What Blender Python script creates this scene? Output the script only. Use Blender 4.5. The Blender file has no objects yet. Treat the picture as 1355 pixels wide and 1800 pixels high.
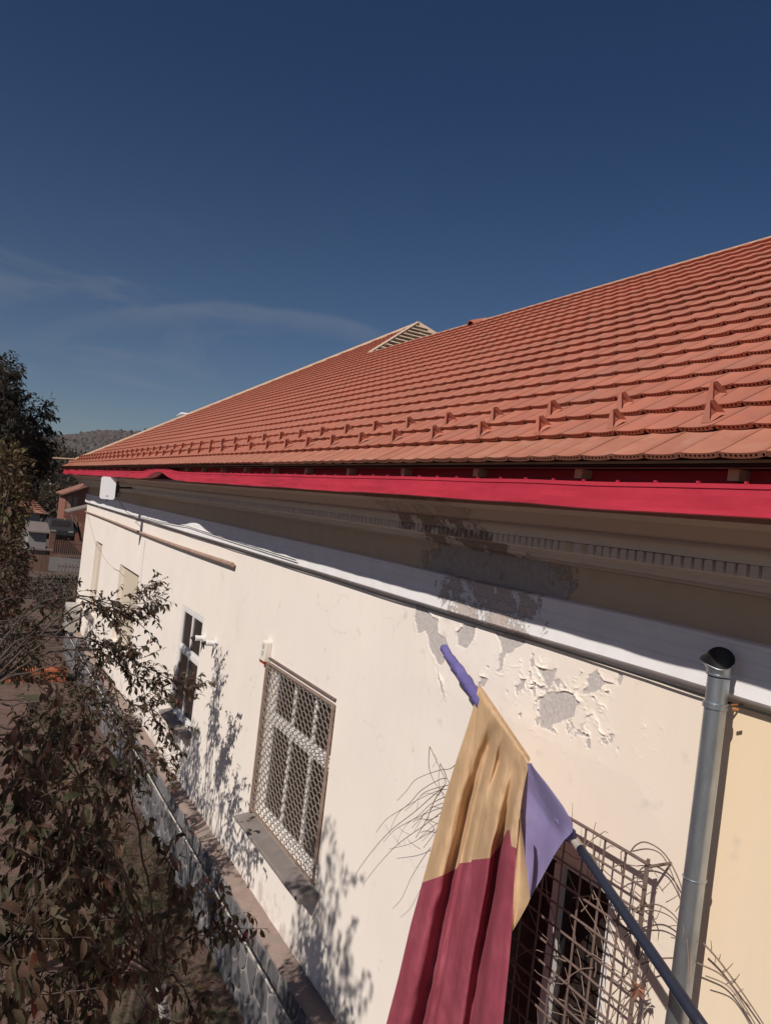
import bpy, bmesh, math, random
import numpy as np
from mathutils import Vector, Matrix, noise
R = math.radians
rnd = random.Random(7)
sc = bpy.context.scene
COL = sc.collection
s = 3.4                       # distance camera - wall in metres; the facade was measured in this unit

# ------------------------------------------------------------------ camera, sky, sun, exposure
TH, PI_, ROLL, F = R(28.385), R(0.26), R(6.6), 1354.0
Fv = Vector((math.sin(TH)*math.cos(PI_), math.cos(TH)*math.cos(PI_), math.sin(PI_)))
R0 = Vector((math.cos(TH), -math.sin(TH), 0))
U0 = R0.cross(Fv)
Xc = R0*math.cos(ROLL) + U0*math.sin(ROLL)
Yc = -R0*math.sin(ROLL) + U0*math.cos(ROLL)
cam = bpy.data.objects.new('camera', bpy.data.cameras.new('camera'))
COL.objects.link(cam)
m = Matrix((Xc, Yc, -Fv)).transposed().to_4x4()
cam.matrix_world = m
cam.data.sensor_fit = 'HORIZONTAL'; cam.data.sensor_width = 36; cam.data.lens = 36*F/1355
cam.data.clip_start = 0.05; cam.data.clip_end = 6000
sc.camera = cam

SUN = Vector((-1, -0.48, 0.975)).normalized()
w = bpy.data.worlds.new('World'); sc.world = w; w.use_nodes = True
nt = w.node_tree; nt.nodes.clear()
def N(nt, t, **k):
    n = nt.nodes.new(t)
    for a, b in k.items():
        if a.startswith('_'): n.inputs[a[1:].replace('_', ' ')].default_value = b
        else: setattr(n, a, b)
    return n
sky = N(nt, 'ShaderNodeTexSky', sky_type='NISHITA', sun_disc=False)
sky.sun_elevation = math.asin(SUN.z); sky.sun_rotation = math.atan2(SUN.x, SUN.y)
sky.altitude = 600; sky.air_density = 1.0; sky.dust_density = 0.25; sky.ozone_density = 3.0
tc = N(nt, 'ShaderNodeTexCoord')
def cloud(scale_, stretch, lo, hi, elev_lo, elev_hi, az_dir, az_lo, az_hi, rot=0.0):
    mp = N(nt, 'ShaderNodeMapping'); mp.inputs['Scale'].default_value = stretch; mp.inputs['Rotation'].default_value = (0, rot, 0)
    nt.links.new(tc.outputs['Generated'], mp.inputs['Vector'])
    no = N(nt, 'ShaderNodeTexNoise'); no.inputs['Scale'].default_value = scale_; no.inputs['Detail'].default_value = 9; no.inputs['Roughness'].default_value = .62; no.inputs['Distortion'].default_value = .6
    nt.links.new(mp.outputs[0], no.inputs['Vector'])
    r = N(nt, 'ShaderNodeMapRange'); r.inputs[1].default_value = lo; r.inputs[2].default_value = hi
    nt.links.new(no.outputs['Fac'], r.inputs[0]); return r.outputs[0]
def mathn(op, a, b=None):
    n = N(nt, 'ShaderNodeMath', operation=op)
    for i, v in enumerate((a, b)):
        if v is None: continue
        if isinstance(v, (int, float)): n.inputs[i].default_value = v
        else: nt.links.new(v, n.inputs[i])
    return n.outputs[0]
def dotn(vec):
    n = N(nt, 'ShaderNodeVectorMath', operation='DOT_PRODUCT'); nt.links.new(tc.outputs['Generated'], n.inputs[0]); n.inputs[1].default_value = vec
    return n.outputs['Value']
def band(v, lo, hi, lo2, hi2):
    a = N(nt, 'ShaderNodeMapRange', interpolation_type='SMOOTHSTEP'); a.inputs[1].default_value = lo; a.inputs[2].default_value = hi; nt.links.new(v, a.inputs[0])
    b = N(nt, 'ShaderNodeMapRange', interpolation_type='SMOOTHSTEP'); b.inputs[1].default_value = lo2; b.inputs[2].default_value = hi2; b.inputs[3].default_value = 1; b.inputs[4].default_value = 0; nt.links.new(v, b.inputs[0])
    return mathn('MULTIPLY', a.outputs[0], b.outputs[0])
def pxdir(px, py):
    dx, dy = px-677.5, py-900
    u = dx/F; v = dy/F
    return (Fv + Xc*u - Yc*v).normalized()
# thin cirrus veil low in the sky on the left, and one long faint streak
z_ = dotn((0, 0, 1))
wisps = mathn('MULTIPLY', cloud(5.0, (1, 1, 3.2), .5, .8, 0, 0, 0, 0, 0, .25), band(z_, .02, .12, .24, .34))
d1, d2 = pxdir(20, 560), pxdir(680, 585)
mid = pxdir(370, 545); nrm = Vector(pxdir(80, 590)).cross(pxdir(670, 590)).normalized()
if nrm.z < 0: nrm = -nrm
tang = nrm.cross(mid).normalized()
if tang.dot(pxdir(670, 590)-mid) < 0: tang = -tang
t_ = dotn(tang); h_ = dotn(nrm)
arc = mathn('ADD', h_, mathn('MULTIPLY', mathn('MULTIPLY', t_, t_), .72))
nz = N(nt, 'ShaderNodeTexNoise'); nz.inputs['Scale'].default_value = 7; nz.inputs['Detail'].default_value = 8; nt.links.new(tc.outputs['Generated'], nz.inputs['Vector'])
arc2 = mathn('ADD', arc, mathn('MULTIPLY', mathn('SUBTRACT', nz.outputs['Fac'], .5), .03))
streak = mathn('MULTIPLY', band(arc2, .006, .034, .035, .045), band(t_, -.28, .0, .17, .25))
streak = mathn('MULTIPLY', streak, mathn('ADD', nz.outputs['Fac'], .2))
left = band(t_, -.6, -.45, -.12, .15)
tot = mathn('ADD', mathn('MULTIPLY', mathn('MULTIPLY', wisps, left), .48), mathn('MULTIPLY', streak, .30))
mix = N(nt, 'ShaderNodeMix', data_type='RGBA')
nt.links.new(tot, mix.inputs['Factor'])
tint = N(nt, 'ShaderNodeMix', data_type='RGBA', blend_type='MULTIPLY'); tint.inputs['Factor'].default_value = 1
nt.links.new(sky.outputs[0], tint.inputs[6]); 
zr = N(nt, 'ShaderNodeMapRange'); zr.inputs[1].default_value = .06; zr.inputs[2].default_value = .48; nt.links.new(z_, zr.inputs[0])
tm_ = N(nt, 'ShaderNodeMix', data_type='RGBA'); nt.links.new(zr.outputs[0], tm_.inputs['Factor']); tm_.inputs[6].default_value = (.68, .73, .80, 1); tm_.inputs[7].default_value = (.30, .50, .71, 1)
nt.links.new(tm_.outputs[2], tint.inputs[7])
nt.links.new(tint.outputs[2], mix.inputs[6]); mix.inputs[7].default_value = (4.4, 4.8, 5.4, 1)
bg = N(nt, 'ShaderNodeBackground'); bg.inputs['Strength'].default_value = 0.05
nt.links.new(mix.outputs[2], bg.inputs[0])
wo = N(nt, 'ShaderNodeOutputWorld'); nt.links.new(bg.outputs[0], wo.inputs[0])

sl = bpy.data.lights.new('sun', 'SUN'); sl.energy = 4.4; sl.angle = R(.53); sl.color = (1, .93, .85)
so = bpy.data.objects.new('sun', sl); COL.objects.link(so); so.rotation_euler = SUN.to_track_quat('Z', 'Y').to_euler()
vs = sc.view_settings; vs.view_transform = 'Standard'; vs.look = 'None'; vs.exposure = 0; vs.gamma = 1; vs.use_curve_mapping = False

# ------------------------------------------------------------------ helpers
def ray(px, py):
    return Fv + Xc*((px-677.5)/F) - Yc*((py-900)/F)
def atx(px, py, X=1.0):       # point seen at (px,py) lying X wall-distances out towards the wall
    r = ray(px, py); return r*(X*s/r.x)
def aty(px, py, Y):           # ... lying Y metres down the yard
    r = ray(px, py); return r*(Y/r.y)
def atz(px, py, Z):
    r = ray(px, py); return r*(Z/r.z)

def mesh_obj(name, verts, faces, mat, parent=None, smooth=False, matidx=None):
    me = bpy.data.meshes.new(name); me.from_pydata([tuple(v) for v in verts], [], faces)
    for mm in (mat if isinstance(mat, (list, tuple)) else [mat]): me.materials.append(mm)
    if matidx is not None: me.polygons.foreach_set('material_index', matidx)
    if smooth: me.polygons.foreach_set('use_smooth', [True]*len(me.polygons))
    me.update()
    o = bpy.data.objects.new(name, me); COL.objects.link(o)
    if parent: o.parent = parent; o.matrix_parent_inverse = parent.matrix_world.inverted()
    return o
class MB:
    def __init__(S): S.v = []; S.f = []; S.m = []
    def add(S, vs_, fs, mi=0):
        b = len(S.v); S.v += [tuple(v) for v in vs_]; S.f += [tuple(i+b for i in f) for f in fs]; S.m += [mi]*len(fs)
    def box(S, a, b, mi=0, M=None):
        x0, y0, z0 = a; x1, y1, z1 = b
        p = [(x0,y0,z0),(x1,y0,z0),(x1,y1,z0),(x0,y1,z0),(x0,y0,z1),(x1,y0,z1),(x1,y1,z1),(x0,y1,z1)]
        if M is not None: p = [M @ Vector(q) for q in p]
        S.add(p, [(0,3,2,1),(4,5,6,7),(0,1,5,4),(1,2,6,5),(2,3,7,6),(3,0,4,7)], mi)
    def tube(S, pts, rad, n=8, mi=0, cap=True):
        pts = [Vector(p) for p in pts]; L = len(pts)
        rs = rad if isinstance(rad, (list, tuple)) else [rad]*L
        up = Vector((0, 0, 1)); vs_ = []; prev = None
        for i in range(L):
            t = (pts[min(i+1, L-1)]-pts[max(i-1, 0)])
            if t.length < 1e-9: t = Vector((0, 0, 1))
            t.normalize()
            if prev is None:
                a = t.cross(up)
                if a.length < .05: a = t.cross(Vector((1, 0, 0)))
            else:
                a = prev - t*prev.dot(t)
                if a.length < 1e-6: a = t.cross(up)
            a.normalize(); prev = a; b = t.cross(a)
            for k in range(n):
                an = 2*math.pi*k/n; vs_.append(pts[i] + (a*math.cos(an)+b*math.sin(an))*rs[i])
        fs = [(i*n+k, i*n+(k+1) % n, (i+1)*n+(k+1) % n, (i+1)*n+k) for i in range(L-1) for k in range(n)]
        if cap: fs += [tuple(range(n))[::-1], tuple((L-1)*n+k for k in range(n))]
        S.add(vs_, fs, mi)
    def lathe(S, prof, M, n=20, mi=0):      # prof: (r, z) along local z
        vs_ = [M @ Vector((r*math.cos(2*math.pi*k/n), r*math.sin(2*math.pi*k/n), z)) for r, z in prof for k in range(n)]
        L = len(prof)
        fs = [(i*n+k, i*n+(k+1) % n, (i+1)*n+(k+1) % n, (i+1)*n+k) for i in range(L-1) for k in range(n)]
        fs += [tuple(range(n))[::-1], tuple((L-1)*n+k for k in range(n))]
        S.add(vs_, fs, mi)
    def build(S, name, mat, parent=None, smooth=False):
        return mesh_obj(name, S.v, S.f, mat, parent, smooth, S.m)
def tag(o, label=None, cat=None, group=None, kind=None):
    if label: o['label'] = label
    if cat: o['category'] = cat
    if group: o['group'] = group
    if kind: o['kind'] = kind
    return o
def empty(name, loc, label, cat, group=None):
    o = bpy.data.objects.new(name, None); COL.objects.link(o); o.location = loc; o.empty_display_size = .2
    bpy.context.view_layer.update()
    o.matrix_world = Matrix.Translation(Vector(loc))
    return tag(o, label, cat, group)
def inst(name, me, M, parent):
    o = bpy.data.objects.new(name, me); COL.objects.link(o); o.parent = parent
    o.matrix_parent_inverse = Matrix.Translation(-parent_loc(parent)); o.matrix_basis = M
    return o
def parent_loc(p):
    l = Vector((0, 0, 0))
    while p is not None:
        l += p.location; 
        if p.parent is not None: l += p.matrix_parent_inverse.translation
        p = p.parent
    return l
def bevel(o, w_=.004, seg=2):
    mo = o.modifiers.new('bevel', 'BEVEL'); mo.width = w_; mo.segments = seg; mo.limit_method = 'ANGLE'
    return o
# vectorised value noise
def vn(x, y, seed=0):
    xi = np.floor(x).astype(np.int64); yi = np.floor(y).astype(np.int64); xf = x-xi; yf = y-yi
    def h(a, b):
        n = (a*374761393 + b*668265263 + seed*974711) & 0xffffffff
        n = ((n ^ (n >> 13))*1274126177) & 0xffffffff
        return ((n ^ (n >> 16)) & 0xffff)/65535.0
    u = xf*xf*(3-2*xf); v = yf*yf*(3-2*yf)
    return (h(xi, yi)*(1-u)+h(xi+1, yi)*u)*(1-v) + (h(xi, yi+1)*(1-u)+h(xi+1, yi+1)*u)*v
def fbm(x, y, o=4, seed=0):
    t = 0; a = .5; n = 0
    for i in range(o): t = t + a*vn(x*2**i, y*2**i, seed+i*17); n += a; a *= .5
    return t/n

# ------------------------------------------------------------------ materials
def mat(name, base, rough=.8, var=.12, vscale=3.0, bump=.2, bscale=40.0, metal=0.0, spec=.4, coords='Object', second=None, mixlo=.45, mixhi=.65, mscale=2.0, stretch=(1,1,1), bdist=.004, rand=0.0):
    M = bpy.data.materials.new(name); M.use_nodes = True; t = M.node_tree
    b = t.nodes['Principled BSDF']; b.inputs['Roughness'].default_value = rough; b.inputs['Metallic'].default_value = metal
    b.inputs['Specular IOR Level'].default_value = spec
    g = N(t, 'ShaderNodeNewGeometry')
    mp = N(t, 'ShaderNodeMapping'); mp.inputs['Scale'].default_value = stretch
    t.links.new(g.outputs['Position'], mp.inputs['Vector'])
    n1 = N(t, 'ShaderNodeTexNoise'); n1.inputs['Scale'].default_value = vscale; n1.inputs['Detail'].default_value = 8; n1.inputs['Roughness'].default_value = .6
    t.links.new(mp.outputs[0], n1.inputs['Vector'])
    hs = N(t, 'ShaderNodeHueSaturation'); hs.inputs['Color'].default_value = (*base, 1)
    r1 = N(t, 'ShaderNodeMapRange'); r1.inputs[1].default_value = .25; r1.inputs[2].default_value = .75; r1.inputs[3].default_value = 1-var; r1.inputs[4].default_value = 1+var
    t.links.new(n1.outputs['Fac'], r1.inputs[0]); last = r1.outputs[0]
    if rand:
        oi = N(t, 'ShaderNodeObjectInfo'); r2 = N(t, 'ShaderNodeMapRange'); r2.inputs[3].default_value = 1-rand; r2.inputs[4].default_value = 1+rand
        t.links.new(oi.outputs['Random'], r2.inputs[0]); mm = N(t, 'ShaderNodeMath', operation='MULTIPLY'); t.links.new(last, mm.inputs[0]); t.links.new(r2.outputs[0], mm.inputs[1]); last = mm.outputs[0]
    t.links.new(last, hs.inputs['Value'])
    out = hs.outputs[0]
    if second:
        n2 = N(t, 'ShaderNodeTexNoise'); n2.inputs['Scale'].default_value = mscale; n2.inputs['Detail'].default_value = 10; n2.inputs['Roughness'].default_value = .65
        t.links.new(mp.outputs[0], n2.inputs['Vector'])
        r3 = N(t, 'ShaderNodeMapRange'); r3.inputs[1].default_value = mixlo; r3.inputs[2].default_value = mixhi; t.links.new(n2.outputs['Fac'], r3.inputs[0])
        mx = N(t, 'ShaderNodeMix', data_type='RGBA'); t.links.new(r3.outputs[0], mx.inputs['Factor']); t.links.new(out, mx.inputs[6]); mx.inputs[7].default_value = (*second, 1)
        out = mx.outputs[2]
    t.links.new(out, b.inputs['Base Color'])
    if bump:
        n3 = N(t, 'ShaderNodeTexNoise'); n3.inputs['Scale'].default_value = bscale; n3.inputs['Detail'].default_value = 6
        t.links.new(mp.outputs[0], n3.inputs['Vector'])
        bp = N(t, 'ShaderNodeBump'); bp.inputs['Strength'].default_value = bump; bp.inputs['Distance'].default_value = bdist
        t.links.new(n3.outputs['Fac'], bp.inputs['Height']); t.links.new(bp.outputs[0], b.inputs['Normal'])
    M['b'] = 0
    return M
def tnode(M, t, **k): return N(M.node_tree, t, **k)

def wall_material(name):
    """cream paint; yellower on the near stretch, faint streaks; bare grey render where the vertex attribute 'peel' is 1"""
    M = mat(name, (.81, .735, .665), .85, .035, 1.1, .12, 60)
    t = M.node_tree; b = t.nodes['Principled BSDF']; src = b.inputs['Base Color'].links[0].from_socket
    g = N(t, 'ShaderNodeNewGeometry'); sx = N(t, 'ShaderNodeSeparateXYZ'); t.links.new(g.outputs['Position'], sx.inputs[0])
    r = N(t, 'ShaderNodeMapRange', interpolation_type='SMOOTHSTEP'); r.inputs[1].default_value = 1.35*s; r.inputs[2].default_value = .70*s; t.links.new(sx.outputs['Y'], r.inputs[0])
    mx = N(t, 'ShaderNodeMix', data_type='RGBA'); t.links.new(r.outputs[0], mx.inputs['Factor']); t.links.new(src, mx.inputs[6]); mx.inputs[7].default_value = (.78, .665, .55, 1)
    # beyond the downpipe a different, more yellow coat
    r4 = N(t, 'ShaderNodeMapRange'); r4.inputs[1].default_value = .745*s; r4.inputs[2].default_value = .735*s; t.links.new(sx.outputs['Y'], r4.inputs[0])
    fz = N(t, 'ShaderNodeMapRange', interpolation_type='SMOOTHSTEP'); fz.inputs[1].default_value = -1.0*s; fz.inputs[2].default_value = -.25*s; fz.inputs[3].default_value = .25; t.links.new(sx.outputs['Z'], fz.inputs[0])
    mm = N(t, 'ShaderNodeMath', operation='MULTIPLY'); t.links.new(r4.outputs[0], mm.inputs[0]); t.links.new(fz.outputs[0], mm.inputs[1])
    m2 = N(t, 'ShaderNodeMix', data_type='RGBA'); t.links.new(mm.outputs[0], m2.inputs['Factor']); t.links.new(mx.outputs[2], m2.inputs[6]); m2.inputs[7].default_value = (.78, .62, .43, 1)
    # large soft blotches and vertical runs
    mp = N(t, 'ShaderNodeMapping'); mp.inputs['Scale'].default_value = (1, 1.6, .5); t.links.new(g.outputs['Position'], mp.inputs['Vector'])
    nn = N(t, 'ShaderNodeTexNoise'); nn.inputs['Scale'].default_value = 1.3; nn.inputs['Detail'].default_value = 7; t.links.new(mp.outputs[0], nn.inputs['Vector'])
    rr = N(t, 'ShaderNodeMapRange'); rr.inputs[1].default_value = .5; rr.inputs[2].default_value = .8; rr.inputs[4].default_value = .35; t.links.new(nn.outputs['Fac'], rr.inputs[0])
    m3 = N(t, 'ShaderNodeMix', data_type='RGBA'); t.links.new(rr.outputs[0], m3.inputs['Factor']); t.links.new(m2.outputs[2], m3.inputs[6]); m3.inputs[7].default_value = (.76, .69, .64, 1)
    # tiny dark chips
    vo = N(t, 'ShaderNodeTexNoise'); vo.inputs['Scale'].default_value = 16; vo.inputs['Detail'].default_value = 5; vo.inputs['Roughness'].default_value = .7; t.links.new(g.outputs['Position'], vo.inputs['Vector'])
    rc = N(t, 'ShaderNodeMapRange'); rc.inputs[1].default_value = .745; rc.inputs[2].default_value = .76; rc.inputs[4].default_value = .7; t.links.new(vo.outputs['Fac'], rc.inputs[0])
    m4 = N(t, 'ShaderNodeMix', data_type='RGBA'); t.links.new(rc.outputs[0], m4.inputs['Factor']); t.links.new(m3.outputs[2], m4.inputs[6]); m4.inputs[7].default_value = (.33, .27, .24, 1)
    ms = N(t, 'ShaderNodeMapping'); ms.inputs['Scale'].default_value = (1, 4, .5); t.links.new(g.outputs['Position'], ms.inputs['Vector'])
    ns_ = N(t, 'ShaderNodeTexNoise'); ns_.inputs['Scale'].default_value = 2.2; ns_.inputs['Detail'].default_value = 9; ns_.inputs['Roughness'].default_value = .65; t.links.new(ms.outputs[0], ns_.inputs['Vector'])
    rs = N(t, 'ShaderNodeMapRange'); rs.inputs[1].default_value = .52; rs.inputs[2].default_value = .78; rs.inputs[4].default_value = .15; t.links.new(ns_.outputs['Fac'], rs.inputs[0])
    m4b = N(t, 'ShaderNodeMix', data_type='RGBA'); t.links.new(rs.outputs[0], m4b.inputs['Factor']); t.links.new(m4.outputs[2], m4b.inputs[6]); m4b.inputs[7].default_value = (.62, .53, .46, 1)
    zl_ = N(t, 'ShaderNodeMapRange', interpolation_type='SMOOTHSTEP'); zl_.inputs[1].default_value = -1.20*s; zl_.inputs[2].default_value = -1.37*s; zl_.inputs[4].default_value = .30; t.links.new(sx.outputs['Z'], zl_.inputs[0])
    nd = N(t, 'ShaderNodeTexNoise'); nd.inputs['Scale'].default_value = 6; nd.inputs['Detail'].default_value = 10; t.links.new(g.outputs['Position'], nd.inputs['Vector'])
    ma_ = N(t, 'ShaderNodeMath', operation='ADD'); t.links.new(zl_.outputs[0], ma_.inputs[0]); t.links.new(nd.outputs['Fac'], ma_.inputs[1])
    rd = N(t, 'ShaderNodeMapRange'); rd.inputs[1].default_value = .66; rd.inputs[2].default_value = .84; rd.inputs[4].default_value = .75; t.links.new(ma_.outputs[0], rd.inputs[0])
    m4c = N(t, 'ShaderNodeMix', data_type='RGBA'); t.links.new(rd.outputs[0], m4c.inputs['Factor']); t.links.new(m4b.outputs[2], m4c.inputs[6]); m4c.inputs[7].default_value = (.50, .43, .38, 1)
    wv = N(t, 'ShaderNodeVectorMath', operation='ADD'); nw = N(t, 'ShaderNodeTexNoise'); nw.inputs['Scale'].default_value = 1.6; nw.inputs['Detail'].default_value = 6; t.links.new(g.outputs['Position'], nw.inputs['Vector'])
    t.links.new(g.outputs['Position'], wv.inputs[0]); t.links.new(nw.outputs['Color'], wv.inputs[1])
    vc = N(t, 'ShaderNodeTexVoronoi', feature='DISTANCE_TO_EDGE'); vc.inputs['Scale'].default_value = .75; t.links.new(wv.outputs[0], vc.inputs['Vector'])
    rv = N(t, 'ShaderNodeMapRange'); rv.inputs[1].default_value = 0; rv.inputs[2].default_value = .0035; rv.inputs[3].default_value = .55; rv.inputs[4].default_value = 0; t.links.new(vc.outputs['Distance'], rv.inputs[0])
    rw = N(t, 'ShaderNodeMapRange'); rw.inputs[1].default_value = .48; rw.inputs[2].default_value = .60; t.links.new(nn.outputs['Fac'], rw.inputs[0])
    mw = N(t, 'ShaderNodeMath', operation='MULTIPLY'); t.links.new(rv.outputs[0], mw.inputs[0]); t.links.new(rw.outputs[0], mw.inputs[1])
    m4d = N(t, 'ShaderNodeMix', data_type='RGBA'); t.links.new(mw.outputs[0], m4d.inputs['Factor']); t.links.new(m4c.outputs[2], m4d.inputs[6]); m4d.inputs[7].default_value = (.34, .28, .24, 1)
    m4 = m4d
    at = N(t, 'ShaderNodeAttribute', attribute_name='peel')
    ng = N(t, 'ShaderNodeTexNoise'); ng.inputs['Scale'].default_value = 45; ng.inputs['Detail'].default_value = 8; t.links.new(g.outputs['Position'], ng.inputs['Vector'])
    cr = N(t, 'ShaderNodeMix', data_type='RGBA'); t.links.new(ng.outputs['Fac'], cr.inputs['Factor']); cr.inputs[6].default_value = (.32, .29, .275, 1); cr.inputs[7].default_value = (.66, .60, .57, 1)
    m5 = N(t, 'ShaderNodeMix', data_type='RGBA'); t.links.new(at.outputs['Fac'], m5.inputs['Factor']); t.links.new(m4.outputs[2], m5.inputs[6]); t.links.new(cr.outputs[2], m5.inputs[7])
    t.links.new(m5.outputs[2], b.inputs['Base Color'])
    return M
def cornice_material(name, base, stain, c0, c1):
    """paint with a scabbed area where it has come off the masonry (c0..c1 along y, in wall units)"""
    M = mat(name, base, .85, .07, 5, .25, 50)
    t = M.node_tree; b = t.nodes['Principled BSDF']; src = b.inputs['Base Color'].links[0].from_socket
    g = N(t, 'ShaderNodeNewGeometry'); sx = N(t, 'ShaderNodeSeparateXYZ'); t.links.new(g.outputs['Position'], sx.inputs[0])
    a = N(t, 'ShaderNodeMapRange', interpolation_type='SMOOTHSTEP'); a.inputs[1].default_value = (c0-.12)*s; a.inputs[2].default_value = (c0+.10)*s; t.links.new(sx.outputs['Y'], a.inputs[0])
    c = N(t, 'ShaderNodeMapRange', interpolation_type='SMOOTHSTEP'); c.inputs[1].default_value = (c1-.10)*s; c.inputs[2].default_value = (c1+.12)*s; c.inputs[3].default_value = 1; c.inputs[4].default_value = 0; t.links.new(sx.outputs['Y'], c.inputs[0])
    mm = N(t, 'ShaderNodeMath', operation='MULTIPLY'); t.links.new(a.outputs[0], mm.inputs[0]); t.links.new(c.outputs[0], mm.inputs[1])
    no = N(t, 'ShaderNodeTexNoise'); no.inputs['Scale'].default_value = 4.5; no.inputs['Detail'].default_value = 13; no.inputs['Roughness'].default_value = .78; t.links.new(g.outputs['Position'], no.inputs['Vector'])
    ad = N(t, 'ShaderNodeMath', operation='MULTIPLY_ADD'); t.links.new(mm.outputs[0], ad.inputs[0]); ad.inputs[1].default_value = .36 if 'frieze' in name else .29; t.links.new(no.outputs['Fac'], ad.inputs[2])
    th = N(t, 'ShaderNodeMapRange'); th.inputs[1].default_value = .755; th.inputs[2].default_value = .775; t.links.new(ad.outputs[0], th.inputs[0])
    n5 = N(t, 'ShaderNodeTexNoise'); n5.inputs['Scale'].default_value = 30; n5.inputs['Detail'].default_value = 8; t.links.new(g.outputs['Position'], n5.inputs['Vector'])
    sc2 = N(t, 'ShaderNodeMix', data_type='RGBA'); t.links.new(n5.outputs['Fac'], sc2.inputs['Factor']); sc2.inputs[6].default_value = tuple(v*.72 for v in stain)+(1,); sc2.inputs[7].default_value = tuple(v*1.3 for v in stain)+(1,)
    mx = N(t, 'ShaderNodeMix', data_type='RGBA'); t.links.new(th.outputs[0], mx.inputs['Factor']); t.links.new(src, mx.inputs[6]); t.links.new(sc2.outputs[2], mx.inputs[7])
    t.links.new(mx.outputs[2], b.inputs['Base Color'])
    if 'cornice' in name:      # browner, darker tint on the upper corona
        zc_ = N(t, 'ShaderNodeMapRange'); zc_.inputs[1].default_value = .004*s; zc_.inputs[2].default_value = .012*s; zc_.inputs[4].default_value = .85; t.links.new(sx.outputs['Z'], zc_.inputs[0])
        mg = N(t, 'ShaderNodeMix', data_type='RGBA'); t.links.new(zc_.outputs[0], mg.inputs['Factor']); t.links.new(mx.outputs[2], mg.inputs[6]); mg.inputs[7].default_value = (.33, .235, .185, 1); t.links.new(mg.outputs[2], b.inputs['Base Color'])
    bp = b.inputs['Normal'].links[0].from_node
    b2 = N(t, 'ShaderNodeBump', invert=True); b2.inputs['Strength'].default_value = .8; b2.inputs['Distance'].default_value = .006
    t.links.new(th.outputs[0], b2.inputs['Height']); t.links.new(bp.outputs[0], b2.inputs['Normal']); t.links.new(b2.outputs[0], b.inputs['Normal'])
    return M
def leaf_material(name, c, trans=.35, var=.3):
    M = bpy.data.materials.new(name); M.use_nodes = True; t = M.node_tree; b = t.nodes['Principled BSDF']
    g = N(t, 'ShaderNodeNewGeometry')
    no = N(t, 'ShaderNodeTexNoise'); no.inputs['Scale'].default_value = 9; no.inputs['Detail'].default_value = 4; t.links.new(g.outputs['Position'], no.inputs['Vector'])
    r = N(t, 'ShaderNodeMapRange'); r.inputs[1].default_value = .3; r.inputs[2].default_value = .7; r.inputs[3].default_value = 1-var; r.inputs[4].default_value = 1+var; t.links.new(no.outputs['Fac'], r.inputs[0])
    ri = N(t, 'ShaderNodeMapRange'); ri.inputs[3].default_value = .47; ri.inputs[4].default_value = .53; t.links.new(g.outputs['Random Per Island'], ri.inputs[0])
    hs = N(t, 'ShaderNodeHueSaturation'); hs.inputs['Color'].default_value = (*c, 1); t.links.new(r.outputs[0], hs.inputs['Value']); t.links.new(ri.outputs[0], hs.inputs['Hue'])
    t.links.new(hs.outputs[0], b.inputs['Base Color']); b.inputs['Roughness'].default_value = .62; b.inputs['Specular IOR Level'].default_value = .3
    tr = N(t, 'ShaderNodeBsdfTranslucent'); t.links.new(hs.outputs[0], tr.inputs[0])
    mx = N(t, 'ShaderNodeMixShader'); mx.inputs[0].default_value = trans
    o = t.nodes['Material Output']; t.links.new(b.outputs[0], mx.inputs[1]); t.links.new(tr.outputs[0], mx.inputs[2]); t.links.new(mx.outputs[0], o.inputs[0])
    return M

M_wall = wall_material('cream paint')
M_cor = cornice_material('grey beige cornice paint', (.56, .50, .455), (.27, .21, .18), 1.18, 1.62)
M_frieze = cornice_material('ochre frieze paint', (.52, .395, .275), (.38, .325, .295), 1.08, 1.62)
M_band = cornice_material('white band paint', (.78, .76, .76), (.50, .42, .38), 1.12, 1.52)
M_tile = mat('fired clay', (.405, .142, .092), .75, .14, 6, .25, 120, rand=.07, second=(.35, .155, .11), mixlo=.48, mixhi=.72, mscale=4)
M_tile_eave = mat('pale dusty clay', (.40, .155, .098), .8, .14, 6, .25, 120, rand=.08, second=(.43, .205, .14), mixlo=.5, mixhi=.7, mscale=7)
M_hole = mat('tile hollow shade', (.05, .015, .01), .9, .1, 5, 0)  # near-black colour stands in for shade inside bores, lap gaps and vent
M_deck = mat('roofing underlay', (.09, .02, .02), .9, .1, 3, 0)
M_red = mat('crimson membrane', (.46, .030, .055), .6, .10, 3.0, .25, 14, second=(.39, .026, .048), mixlo=.5, mixhi=.6, mscale=1.5, bdist=.01, spec=.3)
M_wood = mat('new pale batten wood', (.52, .38, .27), .8, .2, 8, .3, 60, stretch=(4, 1, 4))
M_woodold = mat('rusty brown pole', (.30, .19, .14), .8, .3, 9, .3, 60, second=(.45, .36, .30), mixscale=1) if False else mat('weathered brown pole', (.33, .22, .17), .8, .3, 9, .3, 60)
M_sill = mat('worn concrete sill', (.215, .185, .172), .9, .18, 6, .5, 45)
M_ledge = mat('brown cement ledge', (.27, .195, .165), .95, .22, 5, .8, 30, second=(.24, .19, .165), mscale=3, bdist=.012)
M_stone = mat('slate blue stone', (.125, .118, .122), .95, .22, 7, .5, 30, rand=.28, bdist=.008)
M_mortar = mat('grey mortar', (.27, .245, .235), .95, .2, 12, .6, 60)
M_frame = mat('white window paint', (.72, .69, .67), .55, .06, 5, .1, 30)
M_glass = mat('dark window glass', (.028, .022, .020), .12, .3, 3, .0, metal=0.0, spec=.35)
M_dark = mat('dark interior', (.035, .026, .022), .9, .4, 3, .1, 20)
M_lace = mat('yellowed lace curtain', (.42, .36, .31), .95, .3, 22, .3, 60, stretch=(1, 3, .5))
M_meshm = mat('beige painted mesh', (.25, .205, .175), .65, .2, 20, .2, 60)
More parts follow.
